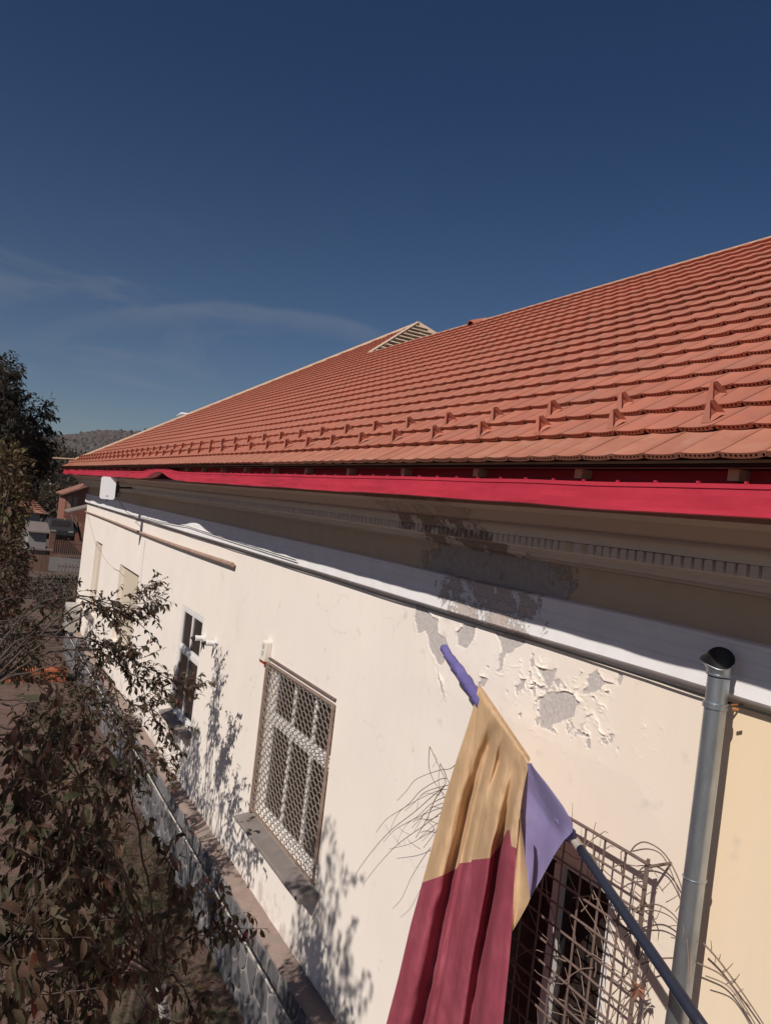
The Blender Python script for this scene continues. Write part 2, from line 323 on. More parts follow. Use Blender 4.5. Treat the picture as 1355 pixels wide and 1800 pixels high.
M_rust = mat('rusted rebar', (.15, .10, .085), .85, .3, 20, .4, 90)
M_zinc = mat('galvanised steel', (.42, .46, .50), .38, .28, 7, .12, 18, metal=.85, second=(.30, .32, .34), mixlo=.42, mixhi=.66, mscale=5, stretch=(1, 1, .35), bdist=.006)
M_navy = mat('navy painted pole', (.018, .021, .038), .55, .2, 12, .15, 60)
M_polebare = mat('bare pole end', (.33, .28, .25), .6, .15, 30, .1, 60)
def cloth_mat(name, c):
    M = mat(name, c, .85, .10, 5, .22, 260, spec=.15, bdist=.002, second=tuple(min(1, v*1.22+.02) for v in c), mixlo=.50, mixhi=.75, mscale=2.5)
    t = M.node_tree; b = t.nodes['Principled BSDF']; o = t.nodes['Material Output']
    tr = N(t, 'ShaderNodeBsdfTranslucent'); tr.inputs[0].default_value = (*c, 1)
    mx = N(t, 'ShaderNodeMixShader'); mx.inputs[0].default_value = .15; t.links.new(b.outputs[0], mx.inputs[1]); t.links.new(tr.outputs[0], mx.inputs[2]); t.links.new(mx.outputs[0], o.inputs[0]); return M
M_yel = cloth_mat('faded yellow cloth', (.58, .39, .23))
M_redc = cloth_mat('faded red cloth', (.32, .068, .098))
M_roll = cloth_mat('darker blue cloth', (.15, .13, .33))  # darker blue for the roll than for the hanging panel
M_blue = cloth_mat('faded blue cloth', (.29, .25, .46))
M_white = mat('white plastic', (.80, .80, .82), .4, .02, 5, 0)
M_cream = mat('ivory plastic', (.72, .66, .58), .5, .04, 5, 0)
M_lens = mat('red siren lens', (.33, .035, .012), .3, .05, 5, 0)
M_grey = mat('printed grey', (.45, .42, .40), .6, .05, 5, 0)
M_black = mat('black rubber', (.02, .02, .02), .6, .1, 5, 0)
M_por = mat('white porcelain', (.70, .69, .68), .25, .04, 5, 0)
M_bark = mat('dark plum bark', (.085, .062, .052), .9, .35, 15, .8, 40)
M_lime = mat('limewashed bark', (.55, .53, .52), .9, .2, 15, .7, 30, second=(.07, .055, .05), mixlo=.47, mixhi=.53, mscale=14)
M_twig = mat('dry vine stem', (.20, .14, .11), .9, .3, 30, .2, 60)
L_mats = [leaf_material('leaf olive', (.088, .066, .040)), leaf_material('leaf bronze', (.125, .072, .050)), leaf_material('leaf green', (.058, .056, .030)), leaf_material('leaf russet', (.11, .034, .02))]
D_mats = [leaf_material('dark crown leaf', (.034, .034, .020)), leaf_material('dark crown leaf bronze', (.045, .032, .024))]
G_mats = [leaf_material('pale hedge leaf', (.125, .10, .045)), leaf_material('pale hedge leaf russet', (.13, .085, .048))]

# ------------------------------------------------------------------ terrain, hill
GZ = -1.66*s
def gheight(x, y):
    h = GZ
    if y > 60: h -= min((y-60)*.03, 4)
    if y > 330: h += (y-330)*.10*min(1, (y-330)/250)
    return h
def ridge(x, y):    # wooded hill
    if y < 380: return 0
    t = min(1, (y-380)/420); t = t*t*(3-2*t)
    c = 48.5 + min(22, max(-5, (x-68)*.19)) + 1.6*math.sin(x*.07) + 1.5*noise.noise(Vector((x*.05, y*.05, 3)))
    return t*c
vs_, fs_ = [], []
ys = [-40, -20, -10, -5, 0, 3, 6, 9, 12, 15, 18, 22, 26, 30, 36, 44, 52, 60, 75, 95, 120, 160, 220, 300, 380] + list(range(420, 1300, 40)) + [1600, 2600]
xs = [-1500, -900, -600, -400, -300, -220, -160, -120, -80, -50, -30, -20, -12, -8, -5, -3, -1, 0, 1, 2, 3, 4, 8, 14, 22, 32, 45, 60, 80, 110, 140, 170, 200, 240, 280, 340, 400, 500, 650, 900, 1500]
for y in ys:
    for x in xs:
        z = GZ - (min((y-60)*.03, 5) if y > 60 else 0) + ridge(x, y)
        if y < 40: z += .05*noise.noise(Vector((x*.9, y*.9, 0)))
        vs_.append((x, y, z))
nx = len(xs)
fs_ = [(j*nx+i, j*nx+i+1, (j+1)*nx+i+1, (j+1)*nx+i) for j in range(len(ys)-1) for i in range(nx-1)]
M_earth = mat('bare reddish earth', (.125, .078, .062), .95, .35, 2.2, .8, 22, second=(.05, .05, .026), mixlo=.52, mixhi=.60, mscale=1.1, bdist=.03)
tag(mesh_obj('ground', vs_, fs_, M_earth, smooth=True), kind='structure')

# ------------------------------------------------------------------ the building
B = empty('building', (1.0*s, 0, GZ), 'long cream plastered building with new orange clay roof and peeling cornice', 'building')
Y0, Y1 = -2.0*s, 7.80*s
XW = s
# openings: (y0, y1, z0, z1)
W0 = (.905*s, 1.36*s, -1.13*s, -.575*s)
W1 = (2.015*s, 2.575*s, -1.10*s, -.568*s)
W3 = (3.47*s, 3.87*s, -1.085*s, -.562*s)
W4 = (5.02*s, 5.72*s, -1.10*s, -.56*s)
W5 = (6.62*s, 6.98*s, -1.10*s, -.50*s)
wins = [W0, W1, W3, W4, W5]
ycuts = sorted({Y0, Y1, *[v for q in wins for v in q[:2]]}); zb, zt = -1.38*s, .03*s
mb = MB()
for a, b_ in zip(ycuts[:-1], ycuts[1:]):
    q = [q for q in wins if abs(q[0]-a) < 1e-6]
    segs = [(zb, zt)] if not q else [(zb, q[0][2]), (q[0][3], zt)]
    n = max(1, int((b_-a)/.5))
    for z0, z1 in segs:
        mb.add([(XW, a, z0), (XW, b_, z0), (XW, b_, z1), (XW, a, z1)], [(0, 3, 2, 1)])
dep = .20
for (a, b_, z0, z1) in wins:     # reveals
    x1 = XW+dep
    mb.add([(XW, a, z0), (XW, b_, z0), (XW, b_, z1), (XW, a, z1), (x1, a, z0), (x1, b_, z0), (x1, b_, z1), (x1, a, z1)],
           [(0, 1, 5, 4), (1, 2, 6, 5), (2, 3, 7, 6), (3, 0, 4, 7)])
BX = XW + 9.0
mb.add([(XW, Y1, zb), (BX, Y1, zb), (BX, Y1, zt), (XW, Y1, zt)], [(0, 1, 2, 3)])
mb.add([(BX, Y0, zb), (BX, Y1, zb), (BX, Y1, zt), (BX, Y0, zt)], [(0, 1, 2, 3)])
mb.add([(XW, Y0, zb), (BX, Y0, zb), (BX, Y0, zt), (XW, Y0, zt)], [(0, 1, 2, 3)])
wall = mb.build('wall', M_wall, B)
# dark room behind the openings (floor/back walls)
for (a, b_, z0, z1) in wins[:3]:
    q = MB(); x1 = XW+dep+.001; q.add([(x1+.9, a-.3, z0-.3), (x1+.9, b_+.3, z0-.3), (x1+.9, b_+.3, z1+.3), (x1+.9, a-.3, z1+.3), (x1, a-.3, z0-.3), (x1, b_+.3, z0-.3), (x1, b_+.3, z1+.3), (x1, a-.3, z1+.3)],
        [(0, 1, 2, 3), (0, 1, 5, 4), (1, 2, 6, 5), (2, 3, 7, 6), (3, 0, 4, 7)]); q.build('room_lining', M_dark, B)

# --- peeling paint field
def polyd(P, Y, Z):
    P = np.array(P); n = len(P); d = np.full(Y.shape, 1e9); ins = np.zeros(Y.shape, bool)
    for i in range(n):
        ax, ay = P[i]; bx, by = P[(i+1) % n]; ex, ey = bx-ax, by-ay
        t = np.clip(((Y-ax)*ex+(Z-ay)*ey)/(ex*ex+ey*ey), 0, 1)
        d = np.minimum(d, np.hypot(Y-ax-t*ex, Z-ay-t*ey))
        c = (ay > Z) != (by > Z); ins ^= c & (Y < ex*(Z-ay)/(ey+1e-12)+ax)
    return np.where(ins, -d, d)
pix = [[(733,1062),(750,1062),(758,1078),(772,1090),(772,1115),(785,1125),(793,1148),(778,1168),(768,1165),(757,1140),(748,1110),(735,1115),(730,1085)],
       [(805,1110),(815,1095),(838,1100),(835,1125),(820,1142),(805,1135)],
       [(868,1108),(885,1112),(920,1110),(925,1130),(905,1145),(890,1150),(885,1180),(875,1185),(882,1150),(880,1125)],
       [(945,1170),(965,1178),(980,1175),(972,1200),(965,1210),(950,1185)],
       [(950,1225),(965,1215),(990,1213),(1010,1222),(1020,1235),(1010,1262),(985,1270),(952,1283),(950,1262),(945,1250)],
       [(1035,1185),(1050,1178),(1060,1197),(1080,1203),(1055,1212),(1025,1225),(1035,1205)],
       [(768,1165),(775,1190),(781,1215),(784,1236),(778,1222),(771,1195)],
       [(1088,1182),(1096,1186),(1090,1203),(1084,1198)],
       [(915,1190),(925,1193),(921,1211),(912,1207)], [(846,1190),(858,1192),(852,1208),(844,1203)]]
def paint_panel(name, ya, yb, za, zb_, step, polys, zone):
    ny, nz = int((yb-ya)/step), int((zb_-za)/step)
    Y, Z = np.meshgrid(np.linspace(ya, yb, ny), np.linspace(za, zb_, nz), indexing='ij')
    wy = (fbm(Y*13, Z*13, 4, 3)-.5)*.045; wz = (fbm(Y*13+9, Z*13+4, 4, 5)-.5)*.045; wy = wy+(fbm(Y*50, Z*50, 2, 6)-.5)*.02
    D = np.full(Y.shape, 9.0)
    for P in polys: D = np.minimum(D, polyd([(atx(*p).y, atx(*p).z) for p in P], Y+wy, Z+wz))
    # scattered small scabs & cracks inside the zone
    (zy, zz, ry, rz) = zone
    zm = np.exp(-(((Y-zy)/ry)**2+((Z-zz)/rz)**2)**2)
    rid = np.abs(fbm(Y*5+3, Z*5+11, 4, 21)-.5)
    D = np.minimum(D, (rid-.017*zm+.006)*.30 + (1-zm)*.12)
    sm = fbm(Y*17, Z*17, 4, 40)
    D = np.minimum(D, (.735-sm-.06*zm)*.22 + (1-zm)*.1)
    inside = 1/(1+np.exp(np.clip(D/.0011, -60, 60)))
    lift = np.clip(fbm(Y*9, Z*9, 3, 61)-.33, 0, 1)*3.0*np.exp(-np.clip(D, 0, 1)/.014)*.008
    # upper rims curl more (paint hangs off them)
    gz = np.gradient(D, axis=1)/step
    lift = lift*(1.0+.8*np.clip(gz, -1, 1))
    big = (fbm(Y*3.2, Z*3.2, 3, 9)-.5)*.012*zm
    h = .0025 + (1-inside)*(.0055+lift+np.clip(big, 0, 1)) + inside*(fbm(Y*30, Z*30, 3, 8)-.5)*.004
    edge = np.minimum.reduce([Y-ya, yb-Y, Z-za, zb_-Z]); top_ = zb_-Z; e2_ = np.minimum.reduce([Y-ya, yb-Y, Z-za]); h = .0004+(h-.0004)*np.clip(e2_/.30, 0, 1)**1.5
    V = np.stack([XW-h, Y, Z], -1).reshape(-1, 3)
    idx = np.arange(ny*nz).reshape(ny, nz)
    Fq = np.stack([idx[:-1, :-1], idx[:-1, 1:], idx[1:, 1:], idx[1:, :-1]], -1).reshape(-1, 4)
    me = bpy.data.meshes.new(name); me.vertices.add(len(V)); me.vertices.foreach_set('co', V.ravel())
    me.loops.add(len(Fq)*4); me.loops.foreach_set('vertex_index', Fq.ravel()); me.polygons.add(len(Fq))
    me.polygons.foreach_set('loop_start', np.arange(0, len(Fq)*4, 4)); me.update(calc_edges=True)
    a = me.attributes.new('peel', 'FLOAT', 'POINT'); a.data.foreach_set('value', inside.ravel().astype(np.float32))
    me.materials.append(M_wall); me.polygons.foreach_set('use_smooth', [True]*len(me.polygons))
    o = bpy.data.objects.new(name, me); COL.objects.link(o); o.parent = B; o.matrix_parent_inverse = B.matrix_world.inverted()
    o['label'] = 'blistered cream paint curling off grey render'
    return o
paint_panel('peeling_paint', .80*s, 1.70*s, -.47*s, -.206*s, .0042, pix, (1.10*s, -.31*s, .30*s, .11*s))

# --- cornice, frieze, white band: profiles swept along the wall
def sweep(prof, y0, y1, step, name, mt, jitter=.0, parent=B, seed=0):
    n = max(2, int((y1-y0)/step)); mb = MB(); L = len(prof)
    for i in range(n+1):
        y = y0+(y1-y0)*i/n; jx = jitter*noise.noise(Vector((y*.7, seed, 0))); jz = jitter*noise.noise(Vector((y*.5, seed, 9)))
        mb.v += [(x*s+jx, y, z*s+jz) for x, z in prof]
    mb.f = [(i*L+j, i*L+j+1, (i+1)*L+j+1, (i+1)*L+j) for i in range(n) for j in range(L-1)]
    mb.f += [tuple(range(L))[::-1], tuple(n*L+j for j in range(L))]
    mb.m = [0]*len(mb.f)
    return mb.build(name, mt, parent)
cornice = sweep([(1.0, .05), (.81, .05), (.81, .040), (.826, .035), (.832, .033), (.858, .012), (.858, .008), (.895, .009), (.897, .005), (.904, -.0092), (.932, -.0094), (.932, -.0275), (.945, -.031), (.947, -.036), (.962, -.038), (.965, -.045), (.985, -.050), (.988, -.053), (1.0, -.0535)], Y0, Y1, .5, 'cornice', M_cor, .004)
frieze = sweep([(1.0, -.0535), (.9965, -.0535), (.9965, -.118), (1.0, -.118)], Y0, Y1, .5, 'frieze', M_frieze)
bandp = sweep([(1-(1-x_)*.72, z0_) for x_, z0_ in [(1.0, -.118), (.978, -.1185), (.970, -.121), (.970, -.127), (.9735, -.1285), (.9735, -.146), (.972, -.1475), (.972, -.166), (.9695, -.168), (.9695, -.197), (.974, -.2005), (.984, -.2035), (.988, -.2065), (1.0, -.2075)]], Y0, Y1, .25, 'moulding_band', M_band, .007)
# dentils
dn = bpy.data.meshes.new('dentil'); bmd = bmesh.new(); bmesh.ops.create_cube(bmd, size=1.0); bmesh.ops.scale(bmd, vec=(.029*s, .0126*s, .0178*s), verts=bmd.verts)
bmesh.ops.bevel(bmd, geom=bmd.edges[:], offset=.003, segments=1, affect='EDGES'); bmd.to_mesh(dn); bmd.free(); dn.materials.append(M_cor)
pitch = .0177*s; k = 0; y = .30*s; rest = MB()
while y < Y1-.05:
    zc = -.0182*s
    if y < 3.4*s:
        if rnd.random() > .03:
            inst('dentil', dn, Matrix.Translation((.920*s+rnd.uniform(-.002, .002), y+rnd.uniform(-.003, .003), zc)) @ Matrix.Rotation(rnd.uniform(-.03, .03), 4, 'X'), cornice)
    else: rest.box((.907*s, y-.0061*s, zc-.0082*s), (.933*s, y+.0061*s, zc+.0082*s))
    y += pitch
tag(rest.build('far_dentils', M_cor, cornice), kind='stuff')

# --- roof
PH = R(33.7); cph, sph = math.cos(PH), math.sin(PH)
EX, EZ = .74*s, .1098*s
AEX = .0729*s; TW = .0556*s
ex = Vector((0, -1, 0)); ey = Vector((cph, 0, sph)); ez = Vector((-sph, 0, cph))
RB = Matrix((ex, ey, ez)).transposed().to_4x4()
def rp(y, v, h=0.0): return Vector((EX, y, EZ)) + ey*v + ez*h
XR, XA, YA = 1.99*s, 2.57*s, 4.60*s
YC = 8.07*s
def yhip(x): return YC-(YC-YA)/(XA-EX)*(x-EX)
def ynear(x): return YA-(.495/.58)*(XA-x)
ZR = EZ+(XR-EX)*math.tan(PH); ZA = EZ+(XA-EX)*math.tan(PH)
YN = ynear(XR)
roof = MB()
h = -.035
def P3(x, y, z, dz=-.04): return (x, y, z+dz)
roof.add([P3(EX+.02, Y0, EZ), P3(XR, Y0, ZR), P3(XR, YN, ZR), P3(XA, YA, ZA), P3(EX+.02, YC-.03, EZ)], [(0, 4, 3, 2, 1)])
roof.add([P3(XR, Y0, ZR), P3(2*XR-EX, Y0, EZ), P3(2*XR-EX, YN, EZ), P3(XR, YN, ZR)], [(0, 3, 2, 1)])   # far slope of the low ridge
roof.add([P3(EX, YC, EZ), P3(XA, YA, ZA), P3(2*XA-EX, YC, EZ)], [(0, 2, 1)])                            # end hip
roof.add([P3(XA, YA, ZA), P3(2*XA-EX, YC, EZ), P3(2*XA-EX, YN, EZ)], [(0, 1, 2)])
roofo = roof.build('roof', M_deck, B)
TH_ = .025
def tile_mesh(name, nh, mt, holes=True, uc=.009):
    W, L = TW*.985, AEX+.06
    cols = []
    x = -W/2
    def zc(u):   # dish-shaped cross-section, one lap rim a little proud
        return .0065*(2*u/W)**2 + (.002 if u > W*.42 else 0)
    us = [-W/2]
    if holes:
        g = W*.80/nh; st = -W*.44
        for i in range(nh): us += [st+i*g+g*.28, st+i*g+g*.72]
        us += [W*.445, W/2]
    else: us = [-W/2, -W/4, 0, W/4, W/2]
    v, f, mi = [], [], []
    def q(a, m_=0):
        b = len(v); v.extend(a); f.append((b, b+1, b+2, b+3)); mi.append(m_)
    dz = -TH_          # back end sits one thickness lower
    for i in range(len(us)-1):
        a, b = us[i], us[i+1]; za, zb2 = zc(a)+TH_, zc(b)+TH_
        q([(a, 0, za), (b, 0, zb2), (b, L, zb2+dz*L/AEX), (a, L, za+dz*L/AEX)])
        hole = holes and i % 2 == 1 and i < len(us)-3
        if holes and i == len(us)-2:      # thin lap rim with a near-black quad painting the shaded gap under it
            q([(a, 0, za-.42*TH_), (b, 0, zb2-.42*TH_), (b, 0, zb2), (a, 0, za)])
            q([(a, .03, za-TH_), (b, .03, zb2-TH_), (b, .03, zb2-.42*TH_), (a, .03, za-.42*TH_)], 1); q([(a, 0, za-.42*TH_), (a, .03, za-.42*TH_), (b, .03, zb2-.42*TH_), (b, 0, zb2-.42*TH_)], 1)
            q([(a, uc, za-TH_), (a, .03, za-TH_), (a, .03, za-.42*TH_), (a, 0, za-.42*TH_)], 1)
            continue
        if not hole: q([(a, uc, za-TH_), (b, uc, zb2-TH_), (b, 0, zb2), (a, 0, za)])
        else:
            lo, hi = .30*TH_, .72*TH_
            yl, yh = uc*.70, uc*.28; q([(a, uc, za-TH_), (b, uc, zb2-TH_), (b, yl, zb2-TH_+lo), (a, yl, za-TH_+lo)]); q([(a, yh, za-TH_+hi), (b, yh, zb2-TH_+hi), (b, 0, zb2), (a, 0, za)])
            A = (a, yl, za-TH_+lo); Bq = (b, yl, zb2-TH_+lo); Cq = (b, yh, zb2-TH_+hi); Dq = (a, yh, za-TH_+hi)
            bk = lambda p: (p[0], .024, p[2])
            q([A, Bq, bk(Bq), bk(A)][::-1], 1); q([Bq, Cq, bk(Cq), bk(Bq)][::-1], 1); q([Cq, Dq, bk(Dq), bk(Cq)][::-1], 1); q([Dq, A, bk(A), bk(Dq)][::-1], 1); q([bk(A), bk(Bq), bk(Cq), bk(Dq)], 1)
    a = us[0]; q([(a, L, zc(a)+TH_+dz*L/AEX), (a, L, zc(a)+dz*L/AEX), (a, uc, zc(a)), (a, 0, zc(a)+TH_)])
    b = us[-1]; q([(b, 0, zc(b)+TH_), (b, uc, zc(b)), (b, L, zc(b)+dz*L/AEX), (b, L, zc(b)+TH_+dz*L/AEX)])
    q([(us[0], uc, zc(us[0])), (us[0], L, zc(us[0])+dz*L/AEX), (us[-1], L, zc(us[-1])+dz*L/AEX), (us[-1], uc, zc(us[-1]))])
    me = bpy.data.meshes.new(name); me.from_pydata(v, [], f); me.materials.append(mt); me.materials.append(M_hole); me.polygons.foreach_set('material_index', mi); me.update()
    return me, v, f
tm, _, _ = tile_mesh('tile', 7, M_tile); te, _, _ = tile_mesh('eave_tile', 7, M_tile_eave, True, .002)
_, sv, sf = tile_mesh('tile_plain', 0, M_tile, False)
cand = []
for r_ in range(0, 40):
    v0 = r_*AEX; xr = EX+v0*cph
    xm = EX+(v0+AEX*.6)*cph
    if xm > XA: break
    off = (r_*.19) % 1.0*TW
    i = 0; y = Y0+off
    while True:
        y = Y0+off+i*TW; i += 1
        if y > yhip(xm)-TW*.35: break
        if xm > XR and y < ynear(xm)+TW*.4: continue
        if r_ == 0: vv = -.02
        else: vv = v0
        sag = .006*noise.noise(Vector((y*.35, r_*.25, 2))) + .0015*noise.noise(Vector((y*5, r_*3.1, 8)))
        p = rp(y, vv+rnd.uniform(-.003, .003), sag + (.0))
        d = p-Vector((0, 0, 0)); dp = d.dot(Fv); px = 677.5+F*d.dot(Xc)/max(dp, .01); 
        vis = dp > 0 and -20 < px < 1400
        cand.append((d.length if vis else 1e6+d.length, r_, p, rnd.uniform(-.012, .012), rnd.uniform(-.008, .008)))
cand.sort(key=lambda c: c[0])
bulk = [MB(), MB()]
for n_, (dd, r_, p, ra, rb) in enumerate(cand):
    M = Matrix.Translation(p) @ RB @ Matrix.Rotation(ra*.3, 4, 'Z') @ Matrix.Rotation(rb*.4, 4, 'X')
    if n_ < 300: inst('tile', te if r_ == 0 else tm, M, roofo)
    else: bulk[1 if r_ == 0 else 0].add([M @ Vector(q) for q in sv], sf)
tag(bulk[0].build('distant_tiles', M_tile, roofo), kind='stuff')
tag(bulk[1].build('distant_eave_tiles', M_tile_eave, roofo), kind='stuff')
# snow guards: folded clay noses on the two rows above the eave course
gm = bpy.data.meshes.new('snow_guard')
gh, gl, gw = .078, .105, .023
gv = [(-gw, 0, 0), (gw, 0, 0), (-gw*.35, gl*.55, gh), (gw*.35, gl*.55, gh), (-gw*1.1, gl, 0), (gw*1.1, gl, 0), (-gw*.2, gl*.85, gh*.9), (gw*.2, gl*.85, gh*.9),
      (-gw*.3, .020, .008), (-gw*.25, gl*.58, gh*.80), (-gw*.3, gl*.9, .008)]
gf = [(0, 1, 3, 2), (0, 2, 6, 4), (2, 3, 7, 6), (4, 6, 7, 5), (1, 8, 9, 3), (3, 9, 10, 7), (7, 10, 5), (1, 5, 10, 8), (8, 10, 9)]
gm.from_pydata(gv, [], gf); gm.materials.append(M_tile); gm.update()
for (px, py, row) in ((1242, 752, 1), (1248, 716, 2)):
    r = ray(px, py); # hit roof plane
    tpl = (EX*sph-EZ*cph)/(r.x*sph-r.z*cph); q = r*tpl
    v_ = (q.x-EX)/cph; y = q.y
    j = -6
    while True:
        yy = y+j*3*TW; j += 1
        if yy > yhip(q.x)-.2: break
        inst('snow_guard', gm, Matrix.Translation(rp(yy, v_, TH_*(1-(v_-row*AEX)/AEX)+.004)) @ RB @ Matrix.Rotation(rnd.uniform(-.06, .06), 4, 'Z'), roofo)
# hip boards, ridge strips, loose battens, vent tile
def beam(name, a, b, w_, t_, mt, parent, up=(0, 0, 1)):
    a, b = Vector(a), Vector(b); d = (b-a).normalized(); u = Vector(up); sd = d.cross(u).normalized(); u = sd.cross(d)
    q = MB(); pts = []
    for p in (a, b):
        for i, j in ((-1, -1), (1, -1), (1, 1), (-1, 1)): pts.append(p+sd*(w_/2*i)+u*(t_/2*j))
    q.add(pts, [(0, 3, 2, 1), (4, 5, 6, 7), (0, 1, 5, 4), (1, 2, 6, 5), (2, 3, 7, 6), (3, 0, 4, 7)])
    return q.build(name, mt, parent)
Cn = Vector((EX, YC, EZ)); Ap = Vector((XA, YA, ZA)); Rn = Vector((XR, YN, ZR))
beam('hip_board', Cn+Vector((-.02, .02, .02)), Ap+Vector((0, 0, .02)), .06, .05, M_wood, roofo)
beam('hip_board', Rn+Vector((0, 0, .0)), Ap+Vector((0, 0, .02)), .07, .07, M_wood, roofo)
beam('ridge_batten', (XR+.01, Y0, ZR+.004), (XR+.01, YN, ZR-.004), .03, .05, M_wood, roofo)
# unfinished near hip of the higher roof: rafters and battens over dark underlay
Bp = Vector((2*XA-XR, ynear(XR), ZR))
beam('hip_board', Ap+Vector((0, 0, .01)), Bp+Vector((0, 0, .01)), .10, .08, M_wood, roofo)
for i in range(1, 12):
    t = i/11.0
    a = Ap.lerp(Rn, t); b = Ap.lerp(Bp, t)
    beam('batten', a+Vector((0, -.02, .0)), b+Vector((0, -.02, .0)), .06, .045, M_wood, roofo, up=(0, -.6, .8))
for i in range(1, 8):
    t = i/8.0
    a = Rn.lerp(Bp, t); tt = 1-abs(2*t-1)
    b = Vector((a.x, YN+(YA-YN)*tt, ZR+(ZA-ZR)*tt))
    beam('rafter', a+Vector((0, .03, -.08)), b+Vector((0, .03, -.08)), .06, .10, M_wood, roofo)
beam('loose_batten', rp(7.2*s, .06*s, .10)+Vector((-.55, .4, .0)), rp(7.2*s, .06*s, .10)+Vector((.1, .2, .05)), .06, .03, M_wood, roofo)
# vent tile near the ridge
p = ray(870, 552); tpl = (EX*sph-EZ*cph)/(p.x*sph-p.z*cph); q = p*tpl
vent = MB(); Mv = Matrix.Translation(Vector((XR-.10, q.y*1.0, ZR-.11))) @ RB
n = 10
for k_ in (0, 1):
    vent.v += [tuple(Mv @ Vector((math.cos(math.pi*i/n)*.10, -.02 if k_ == 0 else .28, math.sin(math.pi*i/n)*.11*(1 if k_ == 0 else .35)+.02))) for i in range(n+1)]
    vent.v += [tuple(Mv @ Vector((math.cos(math.pi*i/n)*.085, -.02 if k_ == 0 else .26, math.sin(math.pi*i/n)*.09*(1 if k_ == 0 else .35)+.02))) for i in range(n+1)]
m_ = n+1
for i in range(n):
    vent.f += [(i, i+1, i+1+2*m_, i+2*m_), (i+m_, i+m_+1, i+1, i), (i+m_+2*m_, i+1+m_+2*m_, i+1+m_, i+m_)]
    vent.m += [0, 0, 1]
vent.build('vent_tile', [M_tile, M_hole], roofo)
# scrap of foil caught on the hip
pf = ray(378, 713); hp = Cn.lerp(Ap, .42)+Vector((0, 0, .08)); q = MB()
q.tube([hp+Vector((-.05, .3, 0)), hp+Vector((0, 0, .06)), hp+Vector((.15, -.35, .05))], [.015, .03, .01], 6); q.build('foil_scrap', M_white, roofo)

# --- eaves: shaded upper strip, crimson membrane flap, rafter tails, nails
def flap_off(y):
    u = y/s; d = .010*noise.noise(Vector((y*.55, 1, 0))) + .006*noise.noise(Vector((y*1.7, 4, 0)))
    bump = math.exp(-((u-3.62)/.22)**2)
    lift = .115*bump
    if u > 6.5: d += .02*math.sin(u*9)
    return d, lift
mb = MB(); n = 620; pr = []
for i in range(n+1):
    y = Y0+(YC-.02-Y0)*i/n; d, lift = flap_off(y)
    zl = (.1005)*s+d*.4+lift*.25; zt_ = .0800*s+d*.6+lift; zb3 = .0445*s+d+lift*1.05
    wob = .006*noise.noise(Vector((y*3, 7, 0)))
    def wr(k_): return .0045*noise.noise(Vector((y*2.1, k_*1.7, 3)))+.003*noise.noise(Vector((y*6.5, k_*2.3, 8)))
    zm_ = zt_+(zb3-zt_)
    hh = zb3-zt_
    cr = .55+.35*noise.noise(Vector((y*.3, 2, 2)))
    mb.v += [(.790*s, y, zl), (.788*s, y, zt_+.006), (.756*s, y, zt_+.004), (.7535*s+wob*.5, y, zt_), (.7530*s+wob*.5, y, zt_-.012-.006*cr), (.7545*s+wob*.5, y, zt_-.016-.006*cr), (.7540*s+wob+wr(1), y, zt_+hh*.38), (.7530*s+wob+wr(2), y, zt_+hh*.62), (.7525*s+wob*1.3+wr(3), y, zt_+hh*.85), (.752*s+wob*1.6+wr(4), y, zb3), (.758*s+wob*1.6, y, zb3-.004), (.80*s, y, zb3+.02)]
L = 12
for i in range(n):
    for j in range(L-1): mb.f.append((i*L+j, i*L+j+1, (i+1)*L+j+1, (i+1)*L+j)); mb.m.append(0)
fl = mb.build('roofing_membrane', M_red, B, smooth=False)
tag(fl, 'crimson membrane flap hanging under the eave tiles')
q = MB(); q.box((.756*s, Y0, .1005*s), (.775*s, YC-.1, .1085*s)); q.build('eave_batten', M_wood, B)
y = Y0
while y < YC-.3:
    q = MB(); q.box((.770*s, y, .086*s), (.80*s, y+.05, .0995*s)); q.build('rafter_tail', M_wood, B); y += .88
y = .5*s; nm = None
while y < 3.5*s:
    q = MB(); d, lift = flap_off(y); q.box((.7535*s, y, .0805*s+d*.6+lift), (.7575*s, y+.010, .0838*s+d*.6+lift)); o = q.build('nail', M_red, B); y += .22
